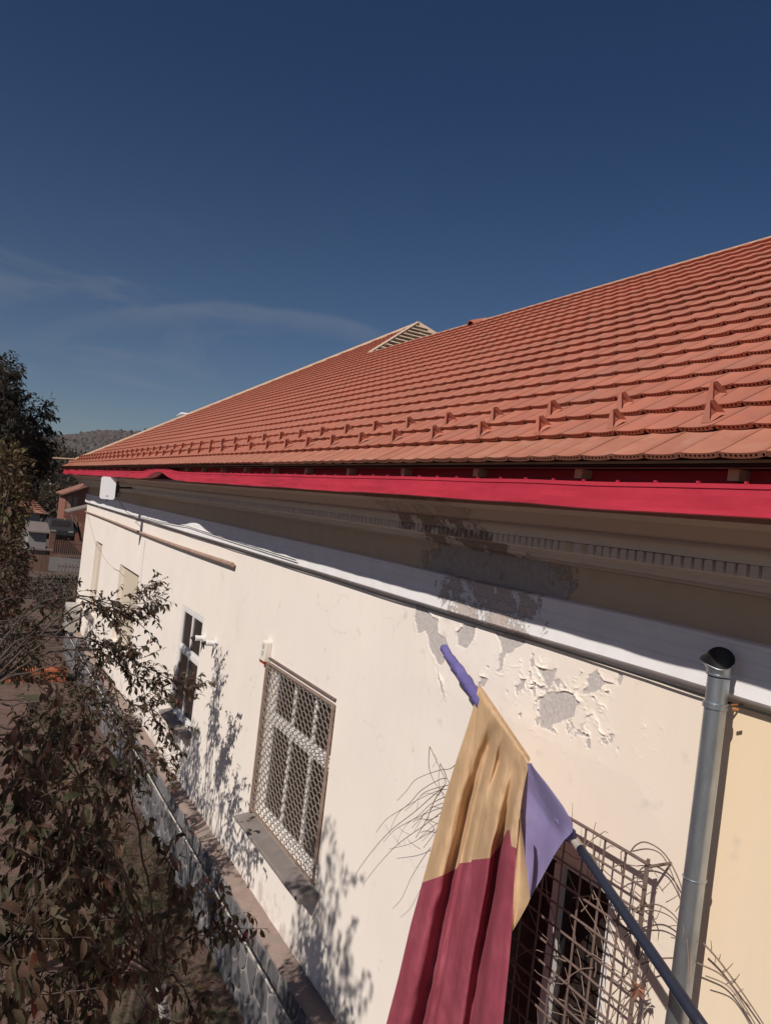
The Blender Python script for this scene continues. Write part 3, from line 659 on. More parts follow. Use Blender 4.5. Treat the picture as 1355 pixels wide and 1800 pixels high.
# torn notch in the flap
# ------- windows
def pane_grid(W, cols, zt_frac, parent, xo, curtain=None, fw=.05):
    a, b_, z0, z1 = W
    x = XW+xo
    zt_ = z0+(z1-z0)*zt_frac
    q = MB()
    q.box((x-.03, a, z0), (x+.03, a+fw, z1)); q.box((x-.03, b_-fw, z0), (x+.03, b_, z1))
    q.box((x-.03, a+fw, z0), (x+.03, b_-fw, z0+fw)); q.box((x-.03, a+fw, z1-fw), (x+.03, b_-fw, z1))
    q.box((x-.035, a+fw, zt_-.04), (x+.035, b_-fw, zt_+.04))
    fr = bevel(q.build('frame', M_frame, parent))
    iw = (b_-a-2*fw)/cols
    for i in range(cols):
        y0_, y1_ = a+fw+i*iw, a+fw+(i+1)*iw
        for (za, zc_) in ((z0+fw, zt_-.04), (zt_+.04, z1-fw)):
            q = MB(); t = .032
            q.box((x-.022, y0_+.004, za+.003), (x+.02, y0_+t, zc_-.003)); q.box((x-.022, y1_-t, za+.003), (x+.02, y1_-.004, zc_-.003))
            q.box((x-.022, y0_+t, za+.003), (x+.02, y1_-t, za+t)); q.box((x-.022, y0_+t, zc_-t), (x+.02, y1_-t, zc_-.003))
            bevel(q.build('sash', M_frame, parent), .003)
            q = MB(); q.box((x-.004, y0_+t+.001, za+t+.001), (x+.002, y1_-t-.001, zc_-t-.001)); q.build('pane', M_glass, parent)
        if curtain:
            q = MB(); nn = 14
            ys_ = [y0_+.03+(iw-.06)*k/nn*curtain for k in range(nn+1)]
            vv = []
            for k, yy in enumerate(ys_):
                xx = x+.10+.018*math.sin(k*2.1+i)
                vv += [(xx, yy, z0+.02), (xx, yy, z1-.02)]
            q.add(vv, [(2*k, 2*k+1, 2*k+3, 2*k+2) for k in range(nn)]); q.build('curtain', M_lace, parent)
    return x
def sill(W, ext0, ext1, outz, parent, out=.062, th=.035):
    a, b_, z0, z1 = W
    q = MB(); n = 14; y0_, y1_ = a-ext0, b_+ext1
    for i in range(n+1):
        y = y0_+(y1_-y0_)*i/n; j = .004*noise.noise(Vector((y*4, 2, z0)))
        xo = XW-out*s+j
        q.v += [(XW+.17, y, z0+.012), (xo+.01, y, z0-.048+j), (xo, y, z0-.055), (xo, y, z0-.055-th+j), (xo+.02, y, z0-.06-th), (XW+.001, y, z0-.06-th)]
    for i in range(n):
        for j in range(5): q.f.append((i*6+j, (i+1)*6+j, (i+1)*6+j+1, i*6+j+1)); q.m.append(0)
    q.f += [tuple(range(6)), tuple(n*6+j for j in range(6))[::-1]]; q.m += [0, 0]
    return q.build('sill', M_sill, parent)
def win(W, label): 
    o = MB(); a, b_, z0, z1 = W
    o.box((XW+dep-.02, a-.01, z0-.02), (XW+dep+.02, a+.012, z1+.01)); o.box((XW+dep-.02, b_-.012, z0-.02), (XW+dep+.02, b_+.01, z1+.01)); o.box((XW+dep-.02, a+.012, z1-.01), (XW+dep+.02, b_-.012, z1+.01))
    r = o.build('window', M_frame, B); r['label'] = label; return r
w1 = win(W1, 'white painted casement window behind diamond mesh'); pane_grid(W1, 3, .64, w1, .11, .7, .07); sill(W1, .10, .055, 0, w1)
w3 = win(W3, 'four pane white window with no grille'); pane_grid(W3, 2, .60, w3, .04, None, .065); sill(W3, .05, .05, 0, w3, .055)
w0 = win(W0, 'dark window behind rusty bar lattice'); 
q = MB(); x = XW+.06
q.box((x-.03, W0[0], W0[2]), (x+.03, W0[0]+.075, W0[3])); q.box((x-.03, W0[1]-.075, W0[2]), (x+.03, W0[1], W0[3])); q.box((x-.03, W0[0]+.075, W0[3]-.06), (x+.03, W0[1]-.075, W0[3])); q.box((x-.03, W0[0]+.075, W0[2]), (x+.03, W0[1]-.075, W0[2]+.06))
bevel(q.build('frame', M_frame, w0))
ym = atx(997, 1560, 1.03).y
q = MB(); q.box((x-.05, ym-.034, W0[2]+.06), (x+.03, ym+.034, W0[3]-.06)); bevel(q.build('mullion', M_frame, w0))
for a, b_ in ((W0[0]+.075, ym-.03), (ym+.03, W0[1]-.075)):
    q = MB(); q.box((x-.004, a, W0[2]+.06), (x+.004, b_, W0[3]-.06)); q.build('pane', M_glass, w0)
sill(W0, .05, .05, 0, w0)
# far windows: shallow reveals closed with cream blinds
for W in (W4, W5):
    o = win(W, 'far window closed by a cream blind'); q = MB(); a, b_, z0, z1 = W
    q.box((XW+.10, a, z0), (XW+.13, b_, z1)); q.build('blind', mat('cream blind', (.55, .47, .37), .8, .05, 4, .1, 30), o); sill(W, .03, .03, 0, o, .05)
# dark rust line over window 1: steel lintel strip
q = MB(); q.box((XW-.035, W1[0]-.0, W1[3]+.055), (XW+.001, W1[1]+.02, W1[3]+.066)); q.build('lintel_drip', M_rust, w1)

# ------- plinth: ledge, mortar core, irregular slabs
XP = .943*s; ZL = -1.358*s
plinth = MB(); plinth.add([(XP+.012, Y0, GZ-.3), (XP+.012, Y1+.1, GZ-.3), (XP+.012, Y1+.1, ZL-.02), (XP+.012, Y0, ZL-.02)], [(0, 3, 2, 1)])
plinth.add([(XP+.012, Y1+.1, GZ-.3), (BX, Y1+.1, GZ-.3), (BX, Y1+.1, ZL-.02), (XP+.012, Y1+.1, ZL-.02)], [(0, 1, 2, 3)])
pl = plinth.build('plinth', M_mortar, B)
q = MB(); n = 700; L = 5
for i in range(n+1):
    y = Y0+(Y1+.1-Y0)*i/n; e = .022*noise.noise(Vector((y*2.3, 0, 5)))+.012*noise.noise(Vector((y*9, 0, 5))); hz = .012*noise.noise(Vector((y*3, 4, 5)))
    q.v += [(XW+.01, y, ZL+.030+hz*.5), (XW-.07, y, ZL+.012+hz+.008*noise.noise(Vector((y*11, 3, 1)))), (XP-.002+e, y, ZL-.004+hz), (XP-.008+e, y, ZL-.03), (XP+.014, y, ZL-.055)]
for i in range(n):
    for j in range(L-1): q.f.append((i*L+j, i*L+j+1, (i+1)*L+j+1, (i+1)*L+j)); q.m.append(0)
q.build('ledge', M_ledge, B, smooth=True)
def clip(poly, mx_, my_, nx_, ny_):
    out = []
    for i in range(len(poly)):
        a, b = poly[i], poly[(i+1) % len(poly)]
        da = (a[0]-mx_)*nx_+(a[1]-my_)*ny_; db = (b[0]-mx_)*nx_+(b[1]-my_)*ny_
        if da <= 0: out.append(a)
        if da*db < 0: t = da/(da-db); out.append((a[0]+(b[0]-a[0])*t, a[1]+(b[1]-a[1])*t))
    return out
zlo, zhi = GZ-.12, ZL-.05; seeds = []
ny_ = int((Y1-.9*s)/.30)
for i in range(ny_):
    for j in range(4):
        seeds.append((.9*s+(i+.5+.5*(j % 2))*.30+rnd.uniform(-.11, .11), zlo+(j+.5)*(zhi-zlo)/4+rnd.uniform(-.09, .09)))
polys = []
for a in seeds:
    P = [(a[0]-.5, zlo), (a[0]+.5, zlo), (a[0]+.5, zhi), (a[0]-.5, zhi)]
    for b in seeds:
        if b is a or abs(b[0]-a[0]) > .9: continue
        dx, dy = b[0]-a[0], b[1]-a[1]; l = math.hypot(dx, dy)
        P = clip(P, (a[0]+b[0])/2-dx/l*.013, (a[1]+b[1])/2-dy/l*.013, dx/l, dy/l)
        if len(P) < 3: break
    if len(P) >= 3: polys.append((a, P))
polys.sort(key=lambda t: abs(t[0][0]-2.2*s))
far = MB()
for k_, (a, P) in enumerate(polys):
    # round the outline a little
    Q = []
    for i in range(len(P)):
        p0, p1, p2 = P[i-1], P[i], P[(i+1) % len(P)]
        for (o_, t) in ((p0, .18), (p2, .18)): Q.append((p1[0]+(o_[0]-p1[0])*t, p1[1]+(o_[1]-p1[1])*t))
    pr_ = rnd.uniform(.004, .018); n = len(Q); cx_ = sum(p[0] for p in Q)/n; cy_ = sum(p[1] for p in Q)/n
    tilt = rnd.uniform(-.05, .05); tl2 = rnd.uniform(-.05, .05)
    def X_(p, o_): return XP+.012-o_-(p[0]-cx_)*tilt-(p[1]-cy_)*tl2
    inn = [(cx_+(p[0]-cx_)*.93, cy_+(p[1]-cy_)*.93) for p in Q]
    v = [(XP+.02, p[0], p[1]) for p in Q] + [(X_(p, pr_*.5), p[0], p[1]) for p in Q] + [(X_(p, pr_), p[0], p[1]) for p in inn]
    f = [(i, (i+1) % n, n+(i+1) % n, n+i) for i in range(n)] + [(n+i, n+(i+1) % n, 2*n+(i+1) % n, 2*n+i) for i in range(n)] + [tuple(2*n+i for i in range(n))]
    if k_ < 300: mesh_obj('stone', v, f, M_stone, pl)
    else: far.add(v, f)
if far.v: tag(far.build('distant_stones', M_stone, pl), kind='stuff')

# ------------------------------------------------------------------ things fixed to the wall
# mesh grille over window 1 (expanded diamond mesh)
g1 = empty('window_grille', (XW-.02, (W1[0]+W1[1])/2, W1[2]), 'beige expanded diamond mesh grille over the middle window', 'window grille')
a, b_, z0, z1 = W1; xg = XW-.028
q = MB(); fw = .018
q.box((xg-.012, a-.01, z0+.03), (xg+.012, a+fw, z1+.015)); q.box((xg-.012, b_-fw, z0+.03), (xg+.012, b_+.01, z1+.015)); q.box((xg-.012, a+fw, z1-.005), (xg+.012, b_-fw, z1+.015)); q.box((xg-.012, a+fw, z0+.03), (xg+.012, b_-fw, z0+.05))
q.box((xg-.02, b_+.002, z0), (XW+.10, b_+.03, z1+.0)); 
q.build('frame', M_rust if False else mat('rusty brown angle iron', (.27, .19, .15), .8, .3, 12, .3, 60), g1)
ns = 31; amp = (b_-a-2*fw)/ns/2*.92; per = .108
for i in range(ns):
    yc = a+fw+(i+.5)*(b_-a-2*fw)/ns; pts = []; zz = z0+.05; k_ = 0
    while zz < z1-.003:
        sgn = 1 if (k_//2 % 2 == 0) else -1
        if i % 2: sgn = -sgn
        pts.append((xg+rnd.uniform(-.001, .001)+.006*noise.noise(Vector((yc*3, zz*3, 0))), yc+sgn*amp*rnd.uniform(.85, 1.12)+.006*noise.noise(Vector((yc*9, zz*5, 4))), zz)); zz += per*(.30 if k_ % 2 == 0 else .20); k_ += 1
    q = MB(); q.tube(pts, .0058, 4); q.build('mesh_strand', M_meshm, g1)
# rusty lattice over window 0
g0 = empty('window_lattice', (.95*s, 1.1*s, -1.2*s), 'rusty square bar lattice over the near window behind the flag', 'window grille')
xg = .95*s; ya, yb = .805*s, 1.16*s; zt_, zb_ = -.474*s, -1.22*s
def wob(p, a_=.004): return (p[0]+a_*noise.noise(Vector(p)*3), p[1]+a_*noise.noise(Vector(p)*3+Vector((5, 0, 0))), p[2]+a_*noise.noise(Vector(p)*3+Vector((0, 7, 0))))
nv = 8; nh_ = 20
vy = [ya+(yb-ya)*i/nv for i in range(nv+1)]; hz_ = [zt_-(zt_-zb_)*i/nh_ for i in range(nh_+1)]
for i, y in enumerate(vy):
    q = MB(); q.tube([wob((xg, y, zt_+(.0 if i else .02)-(zt_-zb_)*k/10)) for k in range(11)], .0068 if i else .0095, 6); q.build('bar', M_rust, g0)
for i, z in enumerate(hz_):
    q = MB(); q.tube([wob((xg-.014, ya-.012+(yb-ya)*k/10, z)) for k in range(11)], .0068 if i else .009, 6); q.build('bar', M_rust, g0)
q = MB(); q.tube([wob((xg+.016, ya+(yb-ya)*k/10, zt_-.016)) for k in range(11)], .008, 6); q.build('bar', M_rust, g0)
q = MB(); q.tube([wob((xg+.012, ya+.02, zt_-(zt_-zb_)*k/10)) for k in range(11)], .008, 6); q.build('bar', M_rust, g0)
for z in (zt_-.02, -.75*s, -1.1*s):
    for y in (ya, yb):
        q = MB(); q.tube([(xg, y, z), (XW+.01, y, z)], .008, 6); q.build('stay', M_rust, g0)
# dry vine on the lattice
def wander(p, d, L, n, jit, droop=0.0):
    pts = [Vector(p)]; d = Vector(d).normalized()
    for i in range(n):
        d = (d+Vector((rnd.gauss(0, jit), rnd.gauss(0, jit), rnd.gauss(0, jit)-droop))).normalized(); pts.append(pts[-1]+d*(L/n))
    return pts
vine = empty('dry_vine', (.95*s, 1.1*s, -1.25*s), 'leafless brown vine tangled in the rusty lattice beside the downpipe', 'vine')
q = MB()
for i in range(105):
    y = rnd.uniform(ya, yb); z = rnd.uniform(zb_, zt_-.1)
    if rnd.random() < .5: y = ya+abs(rnd.gauss(0, .22)); z = rnd.uniform(zb_, zt_-.05)
    d = Vector((0, rnd.uniform(-1, 1), rnd.uniform(-.2, 1.3)))
    pts = wander((xg+rnd.uniform(-.03, .02), min(y, yb), z), d, rnd.uniform(.25, .75), 7, .22)
    pts = [Vector((min(max(p.x, xg-.06), xg+.05), max(p.y, ya-.03), min(p.z, zt_+.03))) for p in pts]
    q.tube(pts, [.0036*(1-.07*k) for k in range(8)], 5)
tag(q.build('tangled_stems', M_twig, vine), kind='stuff')
def pxline(pl_, X0, X1, r0, r1, parent, name='stem', mt=M_twig, shift=0):
    q = MB(); n = len(pl_); P = [atx(px, py, X0+(X1-X0)*i/(n-1)) for i, (px, py) in enumerate(pl_)]
    # smooth
    S_ = []
    for i in range(n-1):
        p0, p1, p2, p3 = P[max(i-1, 0)], P[i], P[i+1], P[min(i+2, n-1)]
        for k in range(5):
            t = k/5; S_.append(.5*((2*p1)+(p2-p0)*t+(2*p0-5*p1+4*p2-p3)*t*t+(3*p1-p0-3*p2+p3)*t**3))
    S_.append(P[-1]); m_ = len(S_)
    q.tube(S_, [r0+(r1-r0)*i/(m_-1) for i in range(m_)], 5); return q.build(name, mt, parent)
pxline([(1108, 1498), (1118, 1486), (1135, 1481), (1160, 1494), (1180, 1520), (1200, 1570), (1206, 1640), (1210, 1690), (1208, 1730)], .95, .93, .004, .003, vine)
pxline([(1112, 1497), (1140, 1493), (1165, 1506), (1188, 1555), (1199, 1600), (1202, 1650)], .95, .93, .004, .002, vine)
pxline([(1112, 1600), (1150, 1590), (1180, 1605), (1197, 1628)], .95, .94, .004, .003, vine)
pxline([(1118, 1605), (1150, 1601), (1178, 1612), (1197, 1632)], .95, .94, .004, .002, vine)
pxline([(1085, 1728), (1120, 1700), (1160, 1686), (1205, 1687), (1240, 1700), (1268, 1715), (1290, 1740), (1310, 1772), (1330, 1806)], .95, .97, .0045, .003, vine)
pxline([(1236, 1659), (1260, 1685), (1290, 1725), (1318, 1765), (1345, 1806)], .96, .98, .005, .003, vine)
pxline([(1240, 1716), (1275, 1731), (1296, 1755), (1313, 1785), (1325, 1806)], .96, .98, .003, .002, vine)
for a_, b2 in (((1250, 1676), (1249, 1654)), ((1262, 1690), (1266, 1678)), ((1270, 1712), (1288, 1694)), ((1284, 1732), (1300, 1713)), ((1300, 1755), (1318, 1770)), ((1163, 1566), (1183, 1545)), ((1187, 1603), (1202, 1578)), ((1172, 1629), (1196, 1627))):
    pxline([a_, ((a_[0]+b2[0])/2+1, (a_[1]+b2[1])/2), b2], .97, .96, .0022, .0014, vine)
for i in range(7):
    px0 = 1110+rnd.uniform(-8, 14); py0 = rnd.uniform(1540, 1780)
    pxline([(px0, py0), (px0+rnd.uniform(2, 14), py0+30), (px0+rnd.uniform(5, 30), py0+70)], .95, .95, .002, .0012, vine)
q = MB(); c = atx(1121, 1738, .94)
for i in range(16):
    d = Vector((rnd.uniform(-1, 1), rnd.uniform(-1, 1), rnd.uniform(-1, .6))).normalized()*.05; e2 = d.cross(Vector((.3, .5, .8))).normalized()*.018
    q.add([c+d*.1, c+d*.6+e2, c+d*1.1+Vector((0, 0, -.02)), c+d*.6-e2], [(0, 1, 2, 3)])
q.build('withered_leaf', mat('withered leaf', (.34, .16, .11), .8, .3, 20, .2), vine)
# second loose bunch of bare stems left of the flag
v2 = empty('bare_stems', atx(790, 1400, .93), 'thin bare brown stems sticking out from behind the flag towards the middle window', 'vine')
for L_, r_ in (([(800, 1345), (790, 1352), (770, 1355), (732, 1370), (715, 1390), (698, 1408)], .003),
              ([(755, 1313), (758, 1318), (772, 1349), (783, 1372), (781, 1382), (770, 1400)], .003), ([(755, 1313), (754, 1349), (765, 1378), (782, 1398)], .003),
              ([(785, 1369), (772, 1371), (740, 1390), (716, 1416), (680, 1440), (661, 1464)], .0032), ([(785, 1388), (765, 1392), (728, 1410), (700, 1430), (684, 1465)], .0026),
              ([(782, 1382), (760, 1400), (728, 1428), (684, 1463), (650, 1502), (627, 1535), (626, 1545)], .0034), ([(782, 1380), (765, 1405), (750, 1441), (731, 1473)], .004),
              ([(778, 1412), (760, 1420), (745, 1432), (724, 1456)], .003), ([(770, 1435), (755, 1441), (735, 1440), (726, 1446)], .003), ([(763, 1460), (748, 1468), (720, 1484), (684, 1493)], .0028),
              ([(768, 1448), (750, 1442), (763, 1457), (748, 1468)], .0026), ([(757, 1490), (741, 1513), (722, 1545), (706, 1580), (690, 1598)], .0026), ([(772, 1398), (748, 1395), (740, 1402)], .0018), ([(745, 1430), (738, 1445), (728, 1462)], .0022),
              ([(760, 1349), (768, 1335), (762, 1326)], .0015), ([(684, 1463), (677, 1450)], .0016), ([(735, 1410), (732, 1425)], .0016), ([(720, 1468), (705, 1460), (702, 1455)], .0018)):
    pxline(L_, .95, .965, r_*1.05, r_*.6, v2)
pxline([(947, 1447), (955, 1434), (964, 1415)], .95, .95, .002, .001, v2); pxline([(1005, 1452), (1006, 1430), (1006, 1412)], .95, .95, .002, .001, v2)

# downpipe: open crushed mouth, collars, two lengths
xp_ = .975*s - .0; yp = .775*s
dpipe = empty('downpipe', (xp_, .76*s, GZ), 'galvanised downpipe with a crushed open mouth standing free below the cornice', 'downpipe')
rp_ = .0158*s
def pxpole(py0, py1, X): return atx(1265-(py0-1145)*.107, py0, X), atx(1265-(py1-1145)*.107, py1, X)
topP = atx(1262, 1190, .946); botz = -1.5*s
q = MB(); nseg = 26; nr = 24
lean = Vector((0, -.004, 1))
def pc(z): 
    return Vector((topP.x, topP.y+(z-topP.z)*-.004+.004*math.sin(z*2), z))
for i in range(nseg+1):
    z = topP.z+(botz-topP.z)*i/nseg; c = pc(z); rr = rp_*(1-.05*(i/nseg < .38)*1.0)
    for k in range(nr):
        an = 2*math.pi*k/nr; dd = 1+.02*noise.noise(Vector((math.cos(an), math.sin(an), z*2.5)))
        q.v.append((c.x+math.cos(an)*rr*dd, c.y+math.sin(an)*rr*dd, z))
q.f = [(i*nr+k, (i+1)*nr+k, (i+1)*nr+(k+1) % nr, i*nr+(k+1) % nr) for i in range(nseg) for k in range(nr)]; q.m = [0]*len(q.f)
q.build('pipe', M_zinc, dpipe, smooth=True)
# mouth piece
q = MB(); levels = 7
for inner in (0, 1):
    for i in range(levels+1):
        t = i/levels
        for k in range(nr):
            an = 2*math.pi*k/nr; ca, sa = math.cos(an), math.sin(an)
            fx, fy = 1+.16*t*t, 1+.10*t*t
            tipk = .62*max(0, math.cos(an-R(152)))**8*t*t      # pulled-out lip
            rad = rp_*(1.03+tipk)-(.002 if inner else 0)
            z = topP.z+.006+t*(.085+.046*math.cos(an-R(40)))
            c = pc(z); q.v.append((c.x+ca*rad*fx, c.y+sa*rad*fy*(1+.05*t), z))
off = (levels+1)*nr
for inner in (0, 1):
    for i in range(levels):
        for k in range(nr):
            a_ = (i*nr+k, i*nr+(k+1) % nr, (i+1)*nr+(k+1) % nr, (i+1)*nr+k)
            q.f.append(tuple(v+off*inner for v in (a_ if not inner else a_[::-1]))); q.m.append(inner)
for k in range(nr): q.f.append((levels*nr+k, levels*nr+(k+1) % nr, off+levels*nr+(k+1) % nr, off+levels*nr+k)); q.m.append(0)
q.build('crushed_mouth', [M_zinc, M_black], dpipe, smooth=True)  # inner wall coloured black for the shade inside the mouth
def ring(z, h, r_, name='collar'):
    q = MB(); q.lathe([(r_-.004, -h/2), (r_, -h/2+.002), (r_, h/2-.002), (r_-.004, h/2)], Matrix.Translation(pc(z)), 28); return q.build(name, M_zinc, dpipe, smooth=False)
ring(topP.z+.012, .012, rp_*1.09); zc1 = atx(1258, 1236, .96).z
ring(zc1, .028, rp_*1.10); zc2 = atx(1226, 1538, .96).z; ring(zc2, .006, rp_*1.05, 'seam')
q = MB(); c = pc(zc1); q.tube([(c.x+.03, c.y, c.z), (XW+.005, c.y-.01, c.z)], .006, 6); q.tube([(c.x+.035, c.y-rp_-.012, c.z), (c.x+.05, c.y-rp_-.035, c.z)], .008, 8); q.build('bracket', mat('rusty bracket', (.30, .12, .05), .8, .3, 20, .3), dpipe)
ring(-1.02*s, .028, rp_*1.10)

# conduit along the plinth
cd = empty('conduit', (.93*s, 3*s, -1.42*s), 'thin pale metal conduit running along the stone plinth', 'pipe')
q = MB(); q.tube([(.925*s, 1.2*s+(Y1-1.2*s)*i/60, -1.418*s+.004*math.sin(i*.8)+.015*(i/60)) for i in range(61)], .0125, 8); q.build('tube', mat('pale conduit paint', (.50, .45, .40), .5, .25, 12, .2, 60), cd, smooth=True)
y = 1.5*s
while y < Y1:
    q = MB(); q.box((.918*s, y, -1.426*s), (.945*s, y+.03, -1.410*s)); q.build('clip', M_zinc, cd); y += 1.35
for y in (2.13*s, 3.25*s, 4.5*s):
    q = MB(); q.tube([(.925*s, y-.04, -1.416*s), (.925*s, y+.04, -1.416*s)], .018, 8); q.build('coupling', M_zinc, cd)

# long wooden pole on the upper wall
q = MB(); A_, B_ = atx(150, 899, .988), atx(409, 993, .984)
q.tube([A_.lerp(B_, i/14)+Vector((0, 0, .012*math.sin(i*.45)-.02*math.sin(math.pi*i/14))) for i in range(15)], [.020+.0010*i for i in range(15)], 10)
po = q.build('wooden_pole', M_woodold, None, smooth=False); tag(po, 'long brown wooden pole fixed horizontally high on the far wall', 'pole')
for t in (.45, .74):
    q = MB(); c = A_.lerp(B_, t); q.tube([c+Vector((0, 0, -.02)), c+Vector((0, .0, -.07))], .010, 6); q.build('peg', M_woodold, po)
# cables
def cable(name, label, pts, r_, mt=M_black):
    q = MB(); q.tube(pts, r_, 5); o = q.build(name, mt, None); return tag(o, label, 'cable')
cable('cable', 'black cable running along under the white moulding', [(.992*s-.006, y_, -.2115*s+.010*noise.noise(Vector((y_*.9, 1, 1)))) for y_ in np.linspace(.1*s, Y1, 90)], .0065)
cable('cable', 'thin black cable drooping from the flat antenna to the band', [atx(*p) for p in ((203, 870, .80), (212, 884, .88), (222, 900, .93), (232, 906, .965), (250, 909, .968), (280, 917, .968), (330, 925, .968), (400, 948, .968), (520, 985, .968))], .006)
cable('cable', 'grey cable sagging down from the far wall corner', [atx(*p) for p in ((152, 900, .985), (158, 922, .99), (168, 958, .99), (186, 985, .99), (200, 999, .99), (212, 1004, .99))], .005, M_grey)
cable('cable', 'thin vertical wire running down the far wall under the antenna', [atx(*p) for p in ((255, 950, .992), (252, 975, .994), (248, 1010, .994), (246, 1040, .994), (243, 1080, .994))], .004, M_grey)

# flat antenna on its arm
ac = aty(190, 858, 5.0*s)
an = empty('flat_antenna', ac, 'white flat panel antenna with rounded corners on a bracket under the far eave', 'antenna')
q = bmesh.new(); bmesh.ops.create_cube(q, size=1.0); bmesh.ops.scale(q, vec=(.30, .07, .47), verts=q.verts)
ve = [e for e in q.edges if abs((e.verts[0].co-e.verts[1].co).y) > .01]
bmesh.ops.bevel(q, geom=ve, offset=.052, segments=8, affect='EDGES', profile=.5)
me = bpy.data.meshes.new('panel'); q.to_mesh(me); q.free(); me.materials.append(M_white)
o = bpy.data.objects.new('panel', me); COL.objects.link(o); o.parent = an; o.rotation_euler = (R(-4), R(-1), R(-12))
def local(o_, **k): pass
q = MB(); c = ac
q.box((c.x-.035, c.y-.055, c.z-.165), (c.x+.03, c.y-.048, c.z-.155)); q.build('badge', M_grey, an)
mt_ = Vector((.935*s, c.y+.35, c.z+.06))
q = MB(); q.tube([c+Vector((.05, .06, .02)), c+Vector((.22, .16, .03)), mt_+Vector((-.1, 0, 0)), mt_], .022, 8); q.build('arm', M_black, an)
q = MB(); q.tube([c+Vector((.21, .16, .17)), c+Vector((.21, .16, -.17))], .022, 8); q.box((c.x+.17, c.y+.10, c.z-.07), (c.x+.25, c.y+.22, c.z+.09)); q.build('clamp', M_black, an)
q = MB(); q.tube([c+Vector((.25, .15, -.20)), c+Vector((.29, .2, -.05))], .016, 6); q.build('bolt', M_zinc, an)
q = MB(); q.tube([c+Vector((0, 0, -.23)), c+Vector((0.01, 0.02, -.27))], .014, 6); q.build('gland', M_black, an)

# alarm siren
sp = atx(466, 1145, .985)
si = empty('alarm_siren', sp, 'ivory alarm siren box with red underside on the wall above the mesh grille', 'alarm')
q = MB(); w2, h2, d2_ = .085, .125, .085
ctr = Vector((XW-.001, sp.y, sp.z)); 
q.add([(ctr.x, ctr.y-w2, ctr.z-h2), (ctr.x, ctr.y+w2, ctr.z-h2), (ctr.x, ctr.y+w2, ctr.z+h2), (ctr.x, ctr.y-w2, ctr.z+h2), (ctr.x-d2_, ctr.y-w2*.92, ctr.z-h2*.9), (ctr.x-d2_, ctr.y+w2*.92, ctr.z-h2*.9), (ctr.x-d2_*.85, ctr.y+w2*.92, ctr.z+h2*.95), (ctr.x-d2_*.85, ctr.y-w2*.92, ctr.z+h2*.95)],
      [(0, 1, 2, 3), (4, 7, 6, 5), (0, 4, 5, 1), (1, 5, 6, 2), (2, 6, 7, 3), (3, 7, 4, 0)]); bevel(q.build('housing', M_cream, si), .008, 3)
q = MB(); q.add([(ctr.x, ctr.y-w2*.97, ctr.z-h2-.055), (ctr.x, ctr.y+w2*.97, ctr.z-h2-.055), (ctr.x, ctr.y+w2*.97, ctr.z-h2-.001), (ctr.x, ctr.y-w2*.97, ctr.z-h2-.001), (ctr.x-.075, ctr.y-w2*.90, ctr.z-h2-.02), (ctr.x-.075, ctr.y+w2*.90, ctr.z-h2-.02), (ctr.x-d2_-.002, ctr.y+w2*.92, ctr.z-h2*.9-.001), (ctr.x-d2_-.002, ctr.y-w2*.92, ctr.z-h2*.9-.001)],
      [(0, 1, 2, 3), (4, 7, 6, 5), (0, 4, 5, 1), (1, 5, 6, 2), (2, 6, 7, 3), (3, 7, 4, 0)]); q.build('lens', M_lens, si)
q = MB(); xf = ctr.x-d2_-.001
for k_ in range(5): q.box((xf-.0015, ctr.y-.035, ctr.z-.05+k_*.013), (xf+.004, ctr.y+.02+.01*(k_ % 2), ctr.z-.046+k_*.013))
q.box((xf+.004, ctr.y-.03, ctr.z+.03), (xf+.009, ctr.y+.03, ctr.z+.09)); q.build('printed_marks', M_grey, si)

# two porcelain wall insulators
for (px, py, lab) in ((372, 1131, 'white porcelain insulator right beside its twin, nearer the mesh grille'), (353, 1122, 'white porcelain insulator overlapping the unbarred window')):
    c = atx(px, py, .985); c.x = XW
    o = empty('insulator', c, lab, 'insulator', 'porcelain insulators on the wall')
    Mx = Matrix.Translation(c) @ Matrix.Rotation(R(-90), 4, 'Y') 
    q = MB(); q.lathe([(.075, 0), (.078, .010), (.070, .016), (.046, .020), (.040, .035), (.040, .10), (.043, .11), (.043, .135), (.032, .14)], Mx, 22); q.build('cup', M_por, o, smooth=False)
    q = MB(); q.lathe([(.028, .135), (.030, .165), (.024, .17), (.022, .20), (.012, .205)], Mx, 14); q.build('plug', M_black, o)
    q = MB(); q.tube([c+Vector((-.17, 0, -.02)), c+Vector((-.16, .01, -.06)), c+Vector((-.15, .02, -.09))], [.014, .012, .008], 6); q.build('lead', M_black, o)

# white box (outdoor unit) low on the far wall
c = atx(126, 1085, .93)
q = MB(); q.box((XW-.42, c.y-.45, c.z-.40), (XW-.06, c.y+.45, c.z+.40)); ob = empty('outdoor_unit', (XW-.2, c.y, c.z-.4), 'grey white outdoor unit box on the wall near the far corner', 'air conditioner')
bevel(q.build('casing', mat('aged white enamel', (.42, .39, .36), .6, .2, 4, .1), ob), .02)
q = MB(); q.box((XW-.43, c.y-.30, c.z-.33), (XW-.421, c.y+.30, c.z+.30)); q.build('front_grille', mat('dusty louvre', (.28, .25, .22), .7, .2, 4), ob)
for k_ in (-1, 1):
    q = MB(); q.box((XW-.40, c.y+k_*.3-.02, c.z-.46), (XW, c.y+k_*.3+.02, c.z-.405)); q.build('bracket', M_zinc, ob)
